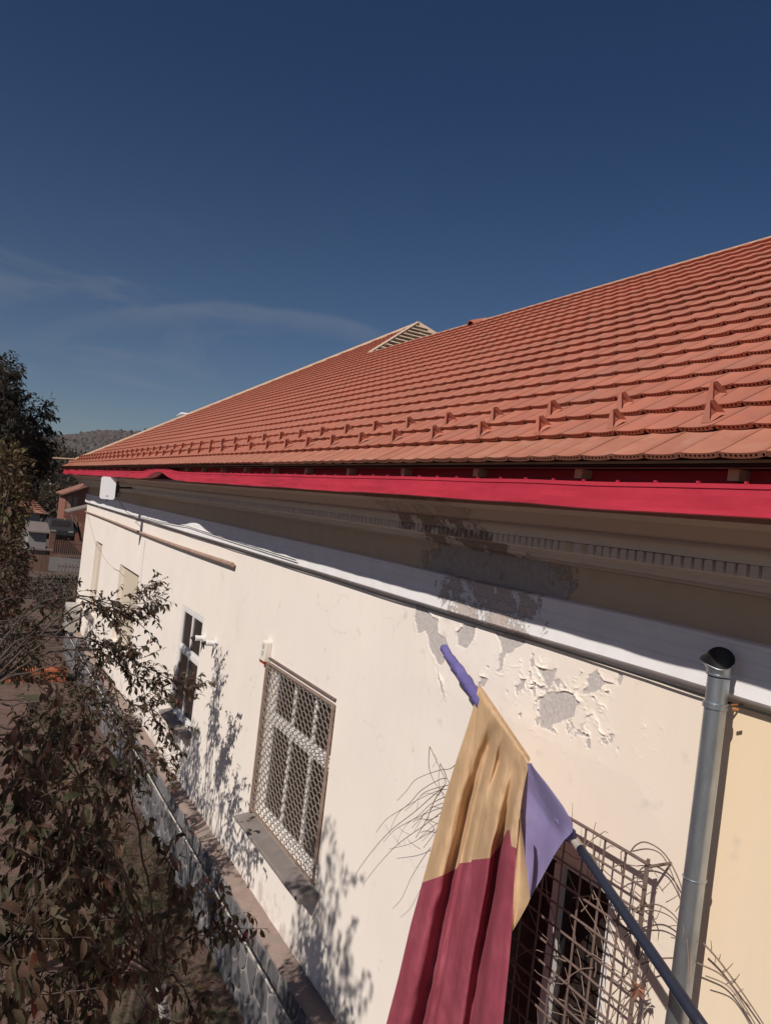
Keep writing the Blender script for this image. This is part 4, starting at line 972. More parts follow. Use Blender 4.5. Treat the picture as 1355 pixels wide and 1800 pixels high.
# broken sheet under the far window
# ------------------------------------------------------------------ flag and pole
PA, PB = atx(1252, 1832, .76), atx(780, 1140, .978)
pole = empty('flagpole', PA, 'dark navy flagpole slanting up from the lower right corner in front of the wall', 'flagpole')
def pole_at(px_):     # point on the pole line seen at image column px_
    lo, hi = 0.0, 1.0
    for _ in range(40):
        t = (lo+hi)/2; p = PA.lerp(PB, t); x_ = 677.5+F*p.dot(Xc)/p.dot(Fv)
        if x_ > px_: lo = t
        else: hi = t
    return PA.lerp(PB, t)
pr0 = .0235
q = MB(); e = pole_at(1020); q.tube([PA.lerp(e, i/12)+Vector((0, 0, .0)) for i in range(13)], [pr0*1.05-.0002*i for i in range(13)], 20); q.build('shaft', M_navy, pole, smooth=True)
q = MB(); q.tube([pole_at(1020), pole_at(1007), pole_at(990)], [pr0*.97, pr0*.95, pr0*.9], 20); q.build('bare_collar', M_polebare, pole, smooth=True)
q = MB(); q.tube([pole_at(990), pole_at(900), PB], [pr0*.5]*3, 12); q.build('hidden_shaft', M_polebare, pole)
flag = empty('flag', pole_at(900), 'faded blue yellow and red flag hanging in folds from the slanting pole', 'flag')
# rolled blue cloth round the tip
def wrap(p0, p1, r0, r1, n, turns, mt, name, amp=.16, seed=0):
    q = MB(); nr = 26; ax_ = (p1-p0).normalized(); a_ = ax_.cross(Vector((0, 0, 1))).normalized(); b2 = ax_.cross(a_)
    for i in range(n+1):
        t = i/n; c = p0.lerp(p1, t)
        for k in range(nr):
            ang = 2*math.pi*k/nr; ph = (t*turns+ang/(2*math.pi)) % 1.0
            rr = (r0+(r1-r0)*t)*(1+amp*(ph-.5)+.20*noise.noise(Vector((t*7+seed, math.cos(ang)*1.2, math.sin(ang)*1.2))))
            q.v.append(tuple(c+(a_*math.cos(ang)+b2*math.sin(ang))*rr))
    q.f = [(i*nr+k, i*nr+(k+1) % nr, (i+1)*nr+(k+1) % nr, (i+1)*nr+k) for i in range(n) for k in range(nr)]+[tuple(range(nr))[::-1], tuple(n*nr+k for k in range(nr))]
    q.m = [0]*len(q.f); return q.build(name, mt, flag, smooth=True)
T0, T1 = pole_at(778), pole_at(848)
wrap(T1, T0, .048, .030, 90, 5.2, M_roll, 'rolled_blue_cloth', .34)
def lerp_pts(P, y):
    if y <= P[0][1]: return P[0][0]
    for (x0, y0), (x1, y1) in zip(P[:-1], P[1:]):
        if y <= y1:
            t = (y-y0)/(y1-y0); return x0+(x1-x0)*t
    (x0, y0), (x1, y1) = P[-2], P[-1]; return x1+(x1-x0)*(y-y1)/(y1-y0)
XL = [(838, 1213), (820, 1250), (806, 1300), (790, 1370), (768, 1455), (744, 1545), (722, 1625), (700, 1720), (679, 1800), (668, 1850)]
XRt = [(848, 1213), (875, 1252), (900, 1292), (928, 1338), (926, 1352), (921, 1390), (918, 1450), (908, 1500), (906, 1560), (901, 1620), (894, 1700), (888, 1760), (884, 1800), (880, 1850)]
def smooth_pts(P, y): return (lerp_pts(P, y-8)+lerp_pts(P, y)+lerp_pts(P, y+8))/3
def ridgef(a, c, w_): return math.exp(-((a-c)/w_)**2)
def cloth_pt(a, yy):
    # the upper edge lies over the pole, the rest hangs
    xl, xr = smooth_pts(XL, yy), smooth_pts(XRt, yy); gx = xl+(xr-xl)*a
    Tx, Ty = 841+(931-841)*a, 1205+(1337-1205)*a
    w_ = min(1, max(0, (yy-Ty)/210)); w_ = w_*w_*(3-2*w_)
    px = (1-w_)*(Tx-(yy-Ty)*.22)+w_*gx
    Xt = pole_at(min(max(px+(yy-Ty)*.12, 842), 930)).x/s - .012
    k = min(1, max(0, (yy-Ty-25)/160)); kk = min(1, max(0, (yy-1400)/300))
    sg = lambda c_, w__: 1/(1+math.exp(-(a-c_)/w__))
    fold = .022*k*ridgef(a, .15, .11) - .020*k*ridgef(a, .30, .05) + .009*k*sg(.355, .008) - .011*k*ridgef(a, .39, .03) + .006*k*sg(.50, .006)-.006*k*ridgef(a, .52, .03) + .012*k*ridgef(a, .68, .07) - .016*k*sg(.60, .06)
    fold += .007*k*noise.noise(Vector((a*5, yy*.004, 3)))+.0022*noise.noise(Vector((a*11+yy*.01, yy*.03, 6)))+.0012*noise.noise(Vector((a*22, yy*.05-a*9, 1)))
    fold -= min(1, max(0, (yy-Ty-12)/45))*(.027*ridgef(a, .38, .07)*ridgef(yy, 1310, 85) + .022*ridgef(a, .56, .05)*ridgef(yy, 1335, 55))
    c = .885-.10*kk
    st = 1/(1+math.exp(-(a-c)/.012)); fold += k*(-.030*math.exp(-((a-c+.07)/.05)**2) + .030*st)
    X = Xt - fold*1.1 - .045*kk*(1-a)
    if yy < Ty+5: X += .022*(1-(yy-(Ty-4))/9)
    return atx(px, yy, X)
def top_y(a): return 1205+(1337-1205)*a-2
BND = [(0, 1552), (.10, 1546), (.22, 1538), (.345, 1527), (.36, 1518), (.49, 1516), (.50, 1512), (.70, 1509), (.78, 1490), (.845, 1460), (.875, 1459), (.90, 1470), (.935, 1488), (1.0, 1492)]
def bnd(a):
    for (x0, y0), (x1, y1) in zip(BND[:-1], BND[1:]):
        if a <= x1: return y0+(y1-y0)*(a-x0)/(x1-x0)
    return BND[-1][1]
def panel(name, ya_, yb_, rows, mt, cols=150):
    q = MB()
    for i in range(cols+1):
        a = i/cols; t0, t1 = ya_(a), yb_(a)
        for j in range(rows+1): q.v.append(tuple(cloth_pt(a, t0+(t1-t0)*j/rows)))
    r1 = rows+1
    q.f = [(i*r1+j, i*r1+j+1, (i+1)*r1+j+1, (i+1)*r1+j) for i in range(cols) for j in range(rows)]; q.m = [0]*len(q.f)
    return q.build(name, mt, flag, smooth=True)
panel('yellow_panel', lambda a: top_y(a)-2, bnd, 50, M_yel); panel('red_panel', bnd, lambda a: 1850, 50, M_redc)
# blue corner: cap + hanging triangle
wrap(pole_at(984), pole_at(1009), .030, .027, 24, 4.5, M_blue, 'blue_tie', .16, 9)
q = MB(); rows, cols = 34, 34
LB = [(925, 1342), (919, 1375), (916, 1420), (917, 1480), (921, 1530), (930, 1579), (932, 1584)]
RB_ = [(934, 1342), (939, 1351), (964, 1382), (990, 1418), (1007, 1448), (1006, 1464), (992, 1477), (975, 1502), (951, 1546), (934, 1576), (932, 1584)]
for j in range(rows+1):
    yy = 1342+(1583-1342)*j/rows; xl, xr = lerp_pts(LB, yy), lerp_pts(RB_, yy)
    for i in range(cols+1):
        a = i/cols; px = xl+(xr-xl)*a; base = pole_at(min(px+(yy-1350)*.10+2, 1003)).x/s-.010*min(1, max(0, a*3-1.6))
        dd_ = min(1, max(0, (yy-(1342+(px-934)*1.45))/55)); X = base-.016+dd_*(.014+.007*math.sin(a*5+yy*.012)+.012*(1-a))+.0015*noise.noise(Vector((px*.05, yy*.03, 2)))
        q.v.append(tuple(atx(px, yy, X)))
c1 = cols+1
q.f = [(j*c1+i, (j+1)*c1+i, (j+1)*c1+i+1, j*c1+i+1) for j in range(rows) for i in range(cols)]; q.m = [0]*len(q.f); q.build('blue_panel', M_blue, flag, smooth=True)
# back layer of yellow peeping out below the blue
q = MB(); rows, cols = 24, 10
LY = [(912, 1440), (903, 1560), (900, 1632), (899, 1638)]; RY = [(914, 1440), (920, 1480), (932, 1582), (918, 1608), (902, 1636), (899, 1638)]
for j in range(rows+1):
    yy = 1440+(1637-1440)*j/rows; xl, xr = lerp_pts(LY, yy), lerp_pts(RY, yy)
    for i in range(cols+1): a = i/cols; q.v.append(tuple(atx(xl+(xr-xl)*a, yy, .80+.006*math.sin(a*4))))
c1 = cols+1
q.f = [(j*c1+i, (j+1)*c1+i, (j+1)*c1+i+1, j*c1+i+1) for j in range(rows) for i in range(cols)]; q.m = [0]*len(q.f); q.build('yellow_back_layer', M_yel, flag, smooth=True)

# ------------------------------------------------------------------ trees
def leaf_geo(l, wd, fold=.35, curl=.25):
    w_ = wd/2
    return ([(0, 0, 0), (l*.30, w_*.85, w_*fold), (l*.30, -w_*.85, w_*fold), (l*.36, 0, 0), (l*.66, w_*.8, w_*fold-l*curl*.25), (l*.66, -w_*.8, w_*fold-l*curl*.25), (l*.68, 0, -l*curl*.3), (l, 0, -l*curl)],
            [(0, 3, 1), (0, 2, 3), (1, 3, 6, 4), (3, 2, 5, 6), (4, 6, 7), (6, 5, 7)])
leaf_meshes = {}
def leafmesh(mt):
    if mt.name not in leaf_meshes:
        v, f = leaf_geo(1, .42); me = bpy.data.meshes.new('leaf'); me.from_pydata(v, [], f); me.materials.append(mt); me.polygons.foreach_set('use_smooth', [True]*len(f)); me.update(); leaf_meshes[mt.name] = me
    return leaf_meshes[mt.name]
def leafM(p, d, l, droop):
    d = (Vector(d)+Vector((0, 0, -droop))).normalized()
    up = Vector((rnd.gauss(0, .5), rnd.gauss(0, .5), 1)); sd = up.cross(d)
    if sd.length < .05: sd = Vector((1, 0, 0))
    sd.normalize(); up = d.cross(sd)
    return Matrix.Translation(p) @ Matrix((d, sd, up)).transposed().to_4x4() @ Matrix.Scale(l, 4)
def tree(name, label, base, trunk_r, trunk_pts, limbs, twigs, leaves_per, leaf_l, mats, weights, group=None, nobj=300, twiglen=.5, bark=M_bark, droop=.8, cat='tree', bare=0.0, trunk_mat=None, spread=(.5, .5, .5), twr=.0035):
    """limbs: list of (points, r0, r1, twig count); twigs grow from them and carry the leaves"""
    T = empty(name, base, label, cat, group)
    if trunk_pts:
        q = MB(); n = len(trunk_pts); q.tube(trunk_pts, [trunk_r*(1-.35*i/(n-1)) for i in range(n)], 10); q.build('trunk', trunk_mat or bark, T, smooth=True)
    tw = MB(); leaves = []
    for pts, r0, r1, nt_ in limbs:
        S_ = []; P = [Vector(p) for p in pts]; n = len(P)
        for i in range(n-1):
            p0, p1, p2, p3 = P[max(i-1, 0)], P[i], P[i+1], P[min(i+2, n-1)]
            for k in range(6):
                t = k/6; S_.append(.5*((2*p1)+(p2-p0)*t+(2*p0-5*p1+4*p2-p3)*t*t+(3*p1-p0-3*p2+p3)*t**3)+Vector((rnd.gauss(0, .006), rnd.gauss(0, .006), rnd.gauss(0, .006))))
        S_.append(P[-1]); m_ = len(S_)
        q = MB(); q.tube(S_, [r0+(r1-r0)*i/(m_-1) for i in range(m_)], 7); q.build('limb', bark, T, smooth=True)
        for j in range(nt_):
            f = rnd.uniform(bare, 1)**.8; i = min(int(f*(m_-1)), m_-2); p = S_[i]; dl = (S_[i+1]-S_[i]).normalized()
            d = (dl*.7+Vector((rnd.gauss(0, spread[0]), rnd.gauss(0, spread[1]), rnd.gauss(0.1, spread[2])))).normalized(); L = twiglen*rnd.uniform(.4, 1.1)
            tp = wander(p, d, L, 6, .16, .03); tw.tube(tp, [twr*(1-.11*k) for k in range(7)], 4, cap=False)
            for k in range(leaves_per):
                g = rnd.uniform(.25, 1)*5.99; a = int(g); q_ = tp[a].lerp(tp[a+1], g-a); ld = (tp[a+1]-tp[a]).normalized()
                ld = (ld*.6+Vector((rnd.gauss(0, .6), rnd.gauss(0, .6), rnd.gauss(0, .4)))).normalized()
                leaves.append((leafM(q_, ld, leaf_l*rnd.uniform(.6, 1.25), droop*rnd.uniform(.2, 1.4)), rnd.choices(range(len(mats)), weights)[0]))
    tag(tw.build('twigs', bark, T), kind='stuff')
    leaves.sort(key=lambda t: t[0].translation.length)
    v, f = leaf_geo(1, .42)
    rest = [MB() for _ in mats]
    for i, (M, mi) in enumerate(leaves):
        if i < nobj: inst('leaf', leafmesh(mats[mi]), M, T)
        else: rest[mi].add([M @ Vector(p) for p in v], f)
    allm = MB()
    for mi, r_ in enumerate(rest):
        b = len(allm.v); allm.v += r_.v; allm.f += [tuple(i+b for i in ff) for ff in r_.f]; allm.m += [mi]*len(r_.f)
    if allm.v: tag(allm.build('foliage', mats, T, smooth=True), kind='stuff')
    return T
def U(*p): return Vector(p)*s
# A: nearest plum, fills the lower left corner
base = U(.60, 1.95, -1.66)
limbs = []
hub = U(.50, 1.75, -1.12)
def lim(a, *pts, r=.012, r1=.003, n=14): limbs.append(([a]+[Vector(p) for p in pts], r, r1, n))
tgt = [(30, 1330, 1.5), (90, 1420, 1.35), (40, 1500, 1.25), (130, 1560, 1.3), (50, 1640, 1.15), (180, 1680, 1.35), (110, 1760, 1.2), (260, 1745, 1.5), (350, 1640, 1.75), (300, 1560, 1.7), (230, 1400, 1.7), (20, 1720, 1.05), (200, 1500, 1.5), (330, 1760, 1.6), (120, 1330, 1.6)]
for (px, py, Y) in tgt:
    e = aty(px, py, Y*s); mid_ = hub.lerp(e, .5)+Vector((0, 0, .10)); lim(hub, mid_, e, e+(e-mid_).normalized()*.25+Vector((0, 0, -.08)), n=(15 if px > 150 else 30))
tree('plum_tree', 'leafy plum tree with drooping bronze leaves filling the lower left corner', base, .06, [base, base+Vector((-.04, -.03, .6)), base+Vector((-.12, -.2, 1.2)), hub], limbs, None, 9, .096, L_mats, (5, 6, 2, .4), twiglen=.50, trunk_mat=M_lime, bare=.25, droop=1.9, nobj=300)
# B: middle tree whose sprays reach across the far windows
base = U(.02, 2.6, -1.66); hub = U(.03, 2.6, -.75)
limbs = []
sprays = [([(60, 1065), (130, 1050), (175, 1065), (215, 1075), (248, 1045), (268, 1030)], 2.8, 3.0, 16), ([(130, 1050), (190, 1060), (240, 1070), (280, 1058)], 2.9, 3.0, 14), ([(175, 1070), (225, 1085), (250, 1100)], 2.85, 3.0, 12),
          ([(40, 1125), (120, 1120), (180, 1130), (230, 1160), (290, 1190), (345, 1218)], 2.7, 2.8, 34), ([(100, 1145), (180, 1148), (240, 1190), (300, 1215)], 2.7, 2.8, 22), ([(60, 1180), (150, 1160), (220, 1230), (270, 1250), (300, 1290)], 2.6, 2.6, 22),
          ([(20, 1240), (120, 1230), (200, 1280), (250, 1330), (290, 1350)], 2.4, 2.3, 22), ([(20, 1150), (60, 1110), (100, 1090), (140, 1085)], 2.6, 2.9, 5), ([(10, 1280), (90, 1260), (180, 1250), (240, 1290)], 2.3, 2.6, 18), ([(0, 1060), (60, 1050), (110, 1040), (150, 1052)], 2.7, 2.9, 4), ([(150, 1060), (200, 1100), (225, 1130), (232, 1150)], 2.85, 2.9, 10),
          ([(0, 1290), (70, 1300), (150, 1330), (220, 1350)], 2.5, 2.55, 26), ([(0, 1340), (80, 1345), (160, 1400), (230, 1430)], 2.4, 2.5, 24), ([(0, 1230), (60, 1240), (140, 1300), (180, 1345)], 2.6, 2.6, 22), ([(0, 1180), (50, 1190), (110, 1200), (170, 1240)], 2.8, 2.9, 14), ([(0, 1120), (50, 1150), (100, 1175), (150, 1200)], 2.8, 3.0, 10),
          ([(-10, 1100), (40, 1085), (90, 1060), (120, 1075)], 2.5, 2.7, 6), ([(0, 1300), (60, 1270), (130, 1205), (170, 1175)], 2.4, 2.7, 10)]
for pl_, Ya, Yb, n in sprays:
    m_ = len(pl_); P = [aty(px, py, (Ya+(Yb-Ya)*i/(m_-1))*s) for i, (px, py) in enumerate(pl_)]
    limbs.append(([hub, hub.lerp(P[0], .6)+Vector((0, 0, .1))]+P, .013, .003, int(n*1.9)))
tree('cherry_tree', 'half bare cherry tree reaching leafy sprays across the far windows', base, .09, [base, base+Vector((.02, 0, 1.0)), hub], limbs, None, 10, .075, L_mats, (5, 5, 3, .4), twiglen=.42, bare=.40, droop=.5, nobj=300, spread=(.35, .45, .45))
# E: neighbouring apricot tree just left of the view; its loose crown dapples the wall and the plinth
base = U(-.42, 1.25, -1.66); hub = U(-.40, 1.25, -.95); limbs = []
def sunward(y, z, X=1.0, tt=1.3): return Vector(((X-tt)*s, (y-.48*tt)*s, (z+.975*tt)*s))
for i in range(44):
    y = rnd.uniform(1.62, 2.12); z = rnd.uniform(-1.62, -1.02)+(.16 if abs(y-1.95) < .12 else 0)-(.12 if y < 1.72 else 0)
    e = sunward(y, z, 1.0, rnd.uniform(1.15, 1.5)); e = e if e.x < -.05 else Vector((-.08, e.y, e.z)); limbs.append(([hub, hub.lerp(e, .5)+Vector((-.1, 0, .15)), e], .012, .003, 9))
for i in range(34):
    y = rnd.uniform(2.1, 4.2); z = rnd.uniform(-1.68, -1.36)
    e = sunward(y, z, .93, rnd.uniform(1.1, 1.4)); e = e if e.x < -.05 else Vector((-.08, e.y, e.z)); limbs.append(([hub, hub.lerp(e, .5)+Vector((-.1, 0, .15)), e], .014, .003, 11))
tree('apricot_tree', 'loose crowned tree just left of the plum whose shade dapples the cream wall', base, .09, [base, base+Vector((0, .03, 1.0)), hub], limbs, None, 7, .085, L_mats, (5, 5, 4, .3), twiglen=.40, bare=.55, droop=.6, nobj=0, spread=(.3, .45, .5))
# C: tall dark tree on the left edge
base = U(.30, 8.6, -1.66); hub = U(.30, 8.5, -.5)
limbs = []
for i in range(60):
    px = rnd.uniform(-60, 92); py = rnd.uniform(640, 1010)
    if px > 20+(py-650)*.55: continue
    if px > 35 and py > 855: continue
    Y = rnd.uniform(7.6, 9.0)
    e = aty(px, py, Y*s); limbs.append(([hub, hub.lerp(e, .5)+Vector((0, 0, .5)), e], .05, .010, 34))
for (px, py, Y) in ((85, 722, 8.2), (88, 775, 8.2), (70, 825, 8.2), (60, 740, 8.2), (78, 800, 8.2), (3, 645, 8.2), (20, 690, 8.2), (40, 850, 8), (40, 700, 8.2), (30, 760, 8.2), (45, 800, 8.2), (60, 780, 8.2)):
    e = aty(px, py, Y*s); limbs.append(([hub, hub.lerp(e, .5)+Vector((0, 0, .4)), e], .04, .008, 40))
tree('walnut_tree', 'tall dark crowned tree rising above the horizon on the left edge', base, .22, [base, base+Vector((0, 0, 2.2)), hub], limbs, None, 9, .19, D_mats, (3, 2), twiglen=.85, bare=.5, droop=.6, nobj=60, twr=.008)
# D: pale sunlit shrub in front of it
def bush(name, label, c, rad, n, leaf_l, mats, group=None, nobj=0, cat='shrub'):
    T = empty(name, (c[0], c[1], c[2]-rad[2]), label, cat, group); q = MB(); v, f = leaf_geo(1, .5); L_ = [MB() for _ in mats]
    st = MB()
    for i in range(n):
        d = Vector((rnd.gauss(0, 1), rnd.gauss(0, 1), rnd.gauss(0, 1))).normalized(); rr = rnd.uniform(.45, 1)**.5*(1+.35*noise.noise(d*2.2+Vector(c)))
        p = Vector((c[0]+d.x*rad[0]*rr, c[1]+d.y*rad[1]*rr, c[2]+d.z*rad[2]*rr)); M = leafM(p, d+Vector((rnd.gauss(0, .5), rnd.gauss(0, .5), rnd.gauss(.1, .5))), leaf_l*rnd.uniform(.6, 1.3), rnd.uniform(-.2, .7))
        L_[rnd.randrange(len(mats))].add([M @ Vector(a) for a in v], f)
    for i in range(12):
        d = Vector((rnd.gauss(0, .6), rnd.gauss(0, .6), 1)); st.tube([Vector((c[0], c[1], c[2]-rad[2])), Vector((c[0]+d.x*rad[0]*.4, c[1]+d.y*rad[1]*.4, c[2])), Vector((c[0]+d.x*rad[0]*.8, c[1]+d.y*rad[1]*.8, c[2]+rad[2]*.7))], [.03*rad[0], .02*rad[0], .006], 5)
    st.build('stem', M_bark, T); am = MB()
    for mi, r_ in enumerate(L_):
        b = len(am.v); am.v += r_.v; am.f += [tuple(i+b for i in ff) for ff in r_.f]; am.m += [mi]*len(r_.f)
    tag(am.build('foliage', mats, T, smooth=True), kind='stuff'); return T
c = aty(4, 885, 3.3*s); bush('hedge_shrub', 'pale olive sunlit shrub below the dark tree at the left edge', c, (.34, .5, .80), 1900, .085, G_mats)
c = aty(-18, 1010, 3.0*s); bush('hedge_shrub', 'brown leaved shrub under the pale one at the left edge', c, (.42, .5, .6), 1400, .08, L_mats[:2])
c = aty(12, 1010, 6.5*s); bush('garden_shrub', 'dull green shrub in front of the grey white house wall', c, (.6, .8, 1.0), 900, .11, L_mats[:3])
c = aty(10, 1130, 4.2*s); bush('garden_shrub', 'dark shrub left of the timber gate', c, (.6, .8, .6), 1600, .09, D_mats+L_mats[:1])

# ------------------------------------------------------------------ yard details
# grass tufts along the wall foot
q = MB()
for i in range(9000):
    cx_, cy_ = rnd.choice(((.80, 2.9), (.70, 3.6), (.75, 2.4), (.6, 4.6), (.86, 3.2), (.7, 5.6), (.5, 3.2)))
    x = rnd.gauss(cx_, .055)*s; y = rnd.gauss(cy_, .28)*s
    if x > .92*s: continue
    hgt = rnd.uniform(.04, .16); d = Vector((rnd.gauss(0, .5), rnd.gauss(0, .5), 1)).normalized()*hgt; sd = Vector((rnd.gauss(0, 1), rnd.gauss(0, 1), 0)).normalized()*.004
    p = Vector((x, y, GZ-.01)); q.add([p-sd, p+sd, p+d], [(0, 1, 2)])
tag(q.build('grass', leaf_material('grass', (.07, .085, .03)), None), 'short green grass tufts along the foot of the stone plinth', 'grass', kind='stuff')
q = MB()
for i in range(2600):
    x = rnd.uniform(.05, .92)*s; y = rnd.uniform(1.6, 9)*s; l = rnd.uniform(.03, .07)
    M = Matrix.Translation((x, y, GZ+.04)) @ Matrix.Rotation(rnd.uniform(0, 6.3), 4, 'Z') @ Matrix.Rotation(rnd.gauss(0, .3), 4, 'X') @ Matrix.Scale(l, 4); v, f = leaf_geo(1, .45); q.add([M @ Vector(a) for a in v], f)
tag(q.build('fallen_leaves', leaf_material('fallen leaf', (.20, .10, .06)), None), 'brown fallen leaves scattered over the yard earth', 'leaves', kind='stuff')
# stack of orange roof tiles on the ground
c = atz(42, 1196, GZ)
st = empty('tile_stack', c, 'stack of new orange roof tiles lying in the yard', 'tiles')
for k_ in range(5):
    for i in range(9):
        q = MB(); M = Matrix.Translation(c+Vector((-.9+i*.23+rnd.uniform(-.02, .02), rnd.uniform(-.08, .08), .03+k_*.07))) @ Matrix.Rotation(rnd.uniform(-.1, .1), 4, 'Z'); q.box((-.11, -.22, -.03), (.11, .22, .03), 0, M); bevel(q.build('tile', mat('orange clay stack', (.34, .10, .045), .8, .15, 5) if (k_, i) == (0, 0) else bpy.data.materials['orange clay stack'], st), .006, 1)

# ------------------------------------------------------------------ neighbours' yard, far end
YF = atz(110, 1012, GZ).y
def fence(name, label, px0, px1, Y, pyb, hgt, pitch_, wd, mt, base_h=0):
    a = aty(px0, pyb, Y); b = aty(px1, pyb, Y); b.z = a.z; n = int((b-a).length/pitch_)
    T = empty(name, a, label, 'fence')
    pm = bpy.data.meshes.new('picket'); bm_ = bmesh.new(); bmesh.ops.create_cube(bm_, size=1); bmesh.ops.scale(bm_, vec=(wd, .02, hgt), verts=bm_.verts); bm_.to_mesh(pm); bm_.free(); pm.materials.append(mt)
    for i in range(n+1):
        p = a.lerp(b, i/n); inst('picket', pm, Matrix.Translation(p+Vector((0, 0, base_h+hgt/2+rnd.uniform(-.02, .02)))) @ Matrix.Rotation(rnd.uniform(-.015, .015), 4, 'Y'), T)
    for z in (.25, .8):
        q = MB(); q.box((a.x, a.y+.012, a.z+base_h+hgt*z-.03), (b.x, a.y+.05, a.z+base_h+hgt*z+.03)); q.build('rail', mt, T)
    if base_h:
        q = MB(); q.box((a.x-.1, a.y-.08, a.z-.6), (b.x+.1, a.y+.1, a.z+base_h-.02)); q.build('base_wall', mat('grey fence base', (.24, .22, .21), .9, .15, 2), T)
    return T
M_fb = mat('brown stained pickets', (.16, .085, .06), .8, .2, 4, rand=.15)
M_fg = mat('weathered grey pickets', (.20, .155, .135), .85, .2, 4, rand=.15)
fence('picket_fence', 'brown stained picket fence on a pale base behind the yard', 88, 160, 50, 986, 1.05, .115, .06, M_fb, .25)
fence('picket_fence', 'low grey picket fence nearer the yard than the brown one', 100, 150, 44, 1018, .85, .17, .09, M_fg)
# brown gate with posts
def simple_box(name, p, sz, mt, parent): q = MB(); q.box((p[0]-sz[0]/2, p[1]-sz[1]/2, p[2]), (p[0]+sz[0]/2, p[1]+sz[1]/2, p[2]+sz[2])); return q.build(name, mt, parent)
p = aty(66, 1004, 46); gt = empty('yard_gate', p, 'low brown plank gate under a narrow capping left of the pickets', 'gate')
for i in range(7): simple_box('plank', (p.x-.45+i*.15, p.y, p.z), (.14, .03, 1.15), M_fb, gt)
simple_box('capping', (p.x, p.y, p.z+1.18), (1.3, .3, .08), M_fg, gt)
p = aty(87, 985, 50.5); simple = empty('gate_post', p, 'tall brown square post at the left end of the brown picket fence', 'post'); simple_box('shaft', (p.x, p.y, p.z), (.32, .32, 1.75), M_fb, simple); simple_box('cap', (p.x, p.y, p.z+1.752), (.38, .38, .06), M_fg, simple)
# grey-white house with tiled hip roof
M_oldroof = mat('old brown roof tile', (.26, .12, .085), .85, .25, 3, .3, 20)
M_hwall = mat('grey white render', (.26, .245, .235), .9, .12, 1.2, .2)
h0 = aty(62, 1000, 62)
ho = empty('tiled_house', h0, 'low grey white house with old brown hipped tile roof left of the cream building', 'house')
ze = aty(62, 902, 62).z; zr = aty(62, 868, 62).z; x0_, x1_ = aty(-30, 900, 62).x, aty(84, 900, 62).x
q = MB(); q.box((x0_, 62, GZ-2), (x1_-.5, 70, ze)); q.build('wall', M_hwall, ho)
q = MB(); q.add([(x0_-.3, 61.6, ze), (x1_, 61.6, ze), (x1_, 70.4, ze), (x0_-.3, 70.4, ze), (x0_+1, 66, zr), (x1_-1.5, 66, zr)], [(0, 1, 5, 4), (1, 2, 5), (2, 3, 4, 5), (3, 0, 4)]); rf = q.build('roof', M_oldroof, ho)
a0, a1, a2, a3 = Vector((x0_-.3, 61.6, ze)), Vector((x1_, 61.6, ze)), Vector((x1_-1.5, 66, zr)), Vector((x0_+1, 66, zr))
q = MB(); k_ = 0
nrow = 11
for j in range(nrow):
    t = j/nrow; l, r_ = a0.lerp(a3, t), a1.lerp(a2, t); q.tube([l+Vector((0, -.03, .05)), r_+Vector((0, -.03, .05))], .05, 4)
n = 24
for j in range(n):
    t = j/n; q.tube([a0.lerp(a1, t)+Vector((0, 0, .05)), Vector((max(min(a0.lerp(a1, t).x, a2.x), a3.x), 66 if a3.x <= a0.lerp(a1, t).x <= a2.x else 61.6+4.4*(1-abs(a0.lerp(a1, t).x-min(max(a0.lerp(a1, t).x, a3.x), a2.x))/1.5), zr if a3.x <= a0.lerp(a1, t).x <= a2.x else ze+(zr-ze)*(1-abs(a0.lerp(a1, t).x-min(max(a0.lerp(a1, t).x, a3.x), a2.x))/1.5)))+Vector((0, 0, .05))], .05, 4)
tag(q.build('tile_courses', M_oldroof, rf), kind='stuff')
for px in (20, 62):
    p = aty(px, 930, 61.95); q = MB(); q.box((p.x-.5, 61.93, p.z-.5), (p.x+.5, 61.97, p.z+.6)); wn = q.build('window', M_frame, ho); q = MB(); q.box((p.x-.42, 61.90, p.z-.42), (p.x+.42, 61.925, p.z+.52)); q.build('pane', M_glass, wn)
# pale outbuilding wall in front
p = aty(62, 958, 54); ou = empty('garden_shed', p, 'small pale grey shed between the garden shrubs and the brown post', 'shed')
q = MB(); a = aty(48, 960, 54); b = aty(84, 925, 54); q.box((a.x, 54, GZ-1.5), (b.x, 56.5, b.z-.3)); q.build('wall', M_hwall, ou)
q = MB(); q.add([(a.x-.2, 53.7, b.z-.45), (b.x+.2, 53.7, b.z-.45), (b.x+.2, 57, b.z), (a.x-.2, 57, b.z), (a.x-.2, 53.7, b.z-.38), (b.x+.2, 53.7, b.z-.38), (b.x+.2, 57, b.z+.07), (a.x-.2, 57, b.z+.07)], [(0, 3, 2, 1), (4, 5, 6, 7), (0, 1, 5, 4), (1, 2, 6, 5), (2, 3, 7, 6), (3, 0, 4, 7)]); q.build('roof', M_fg, ou)
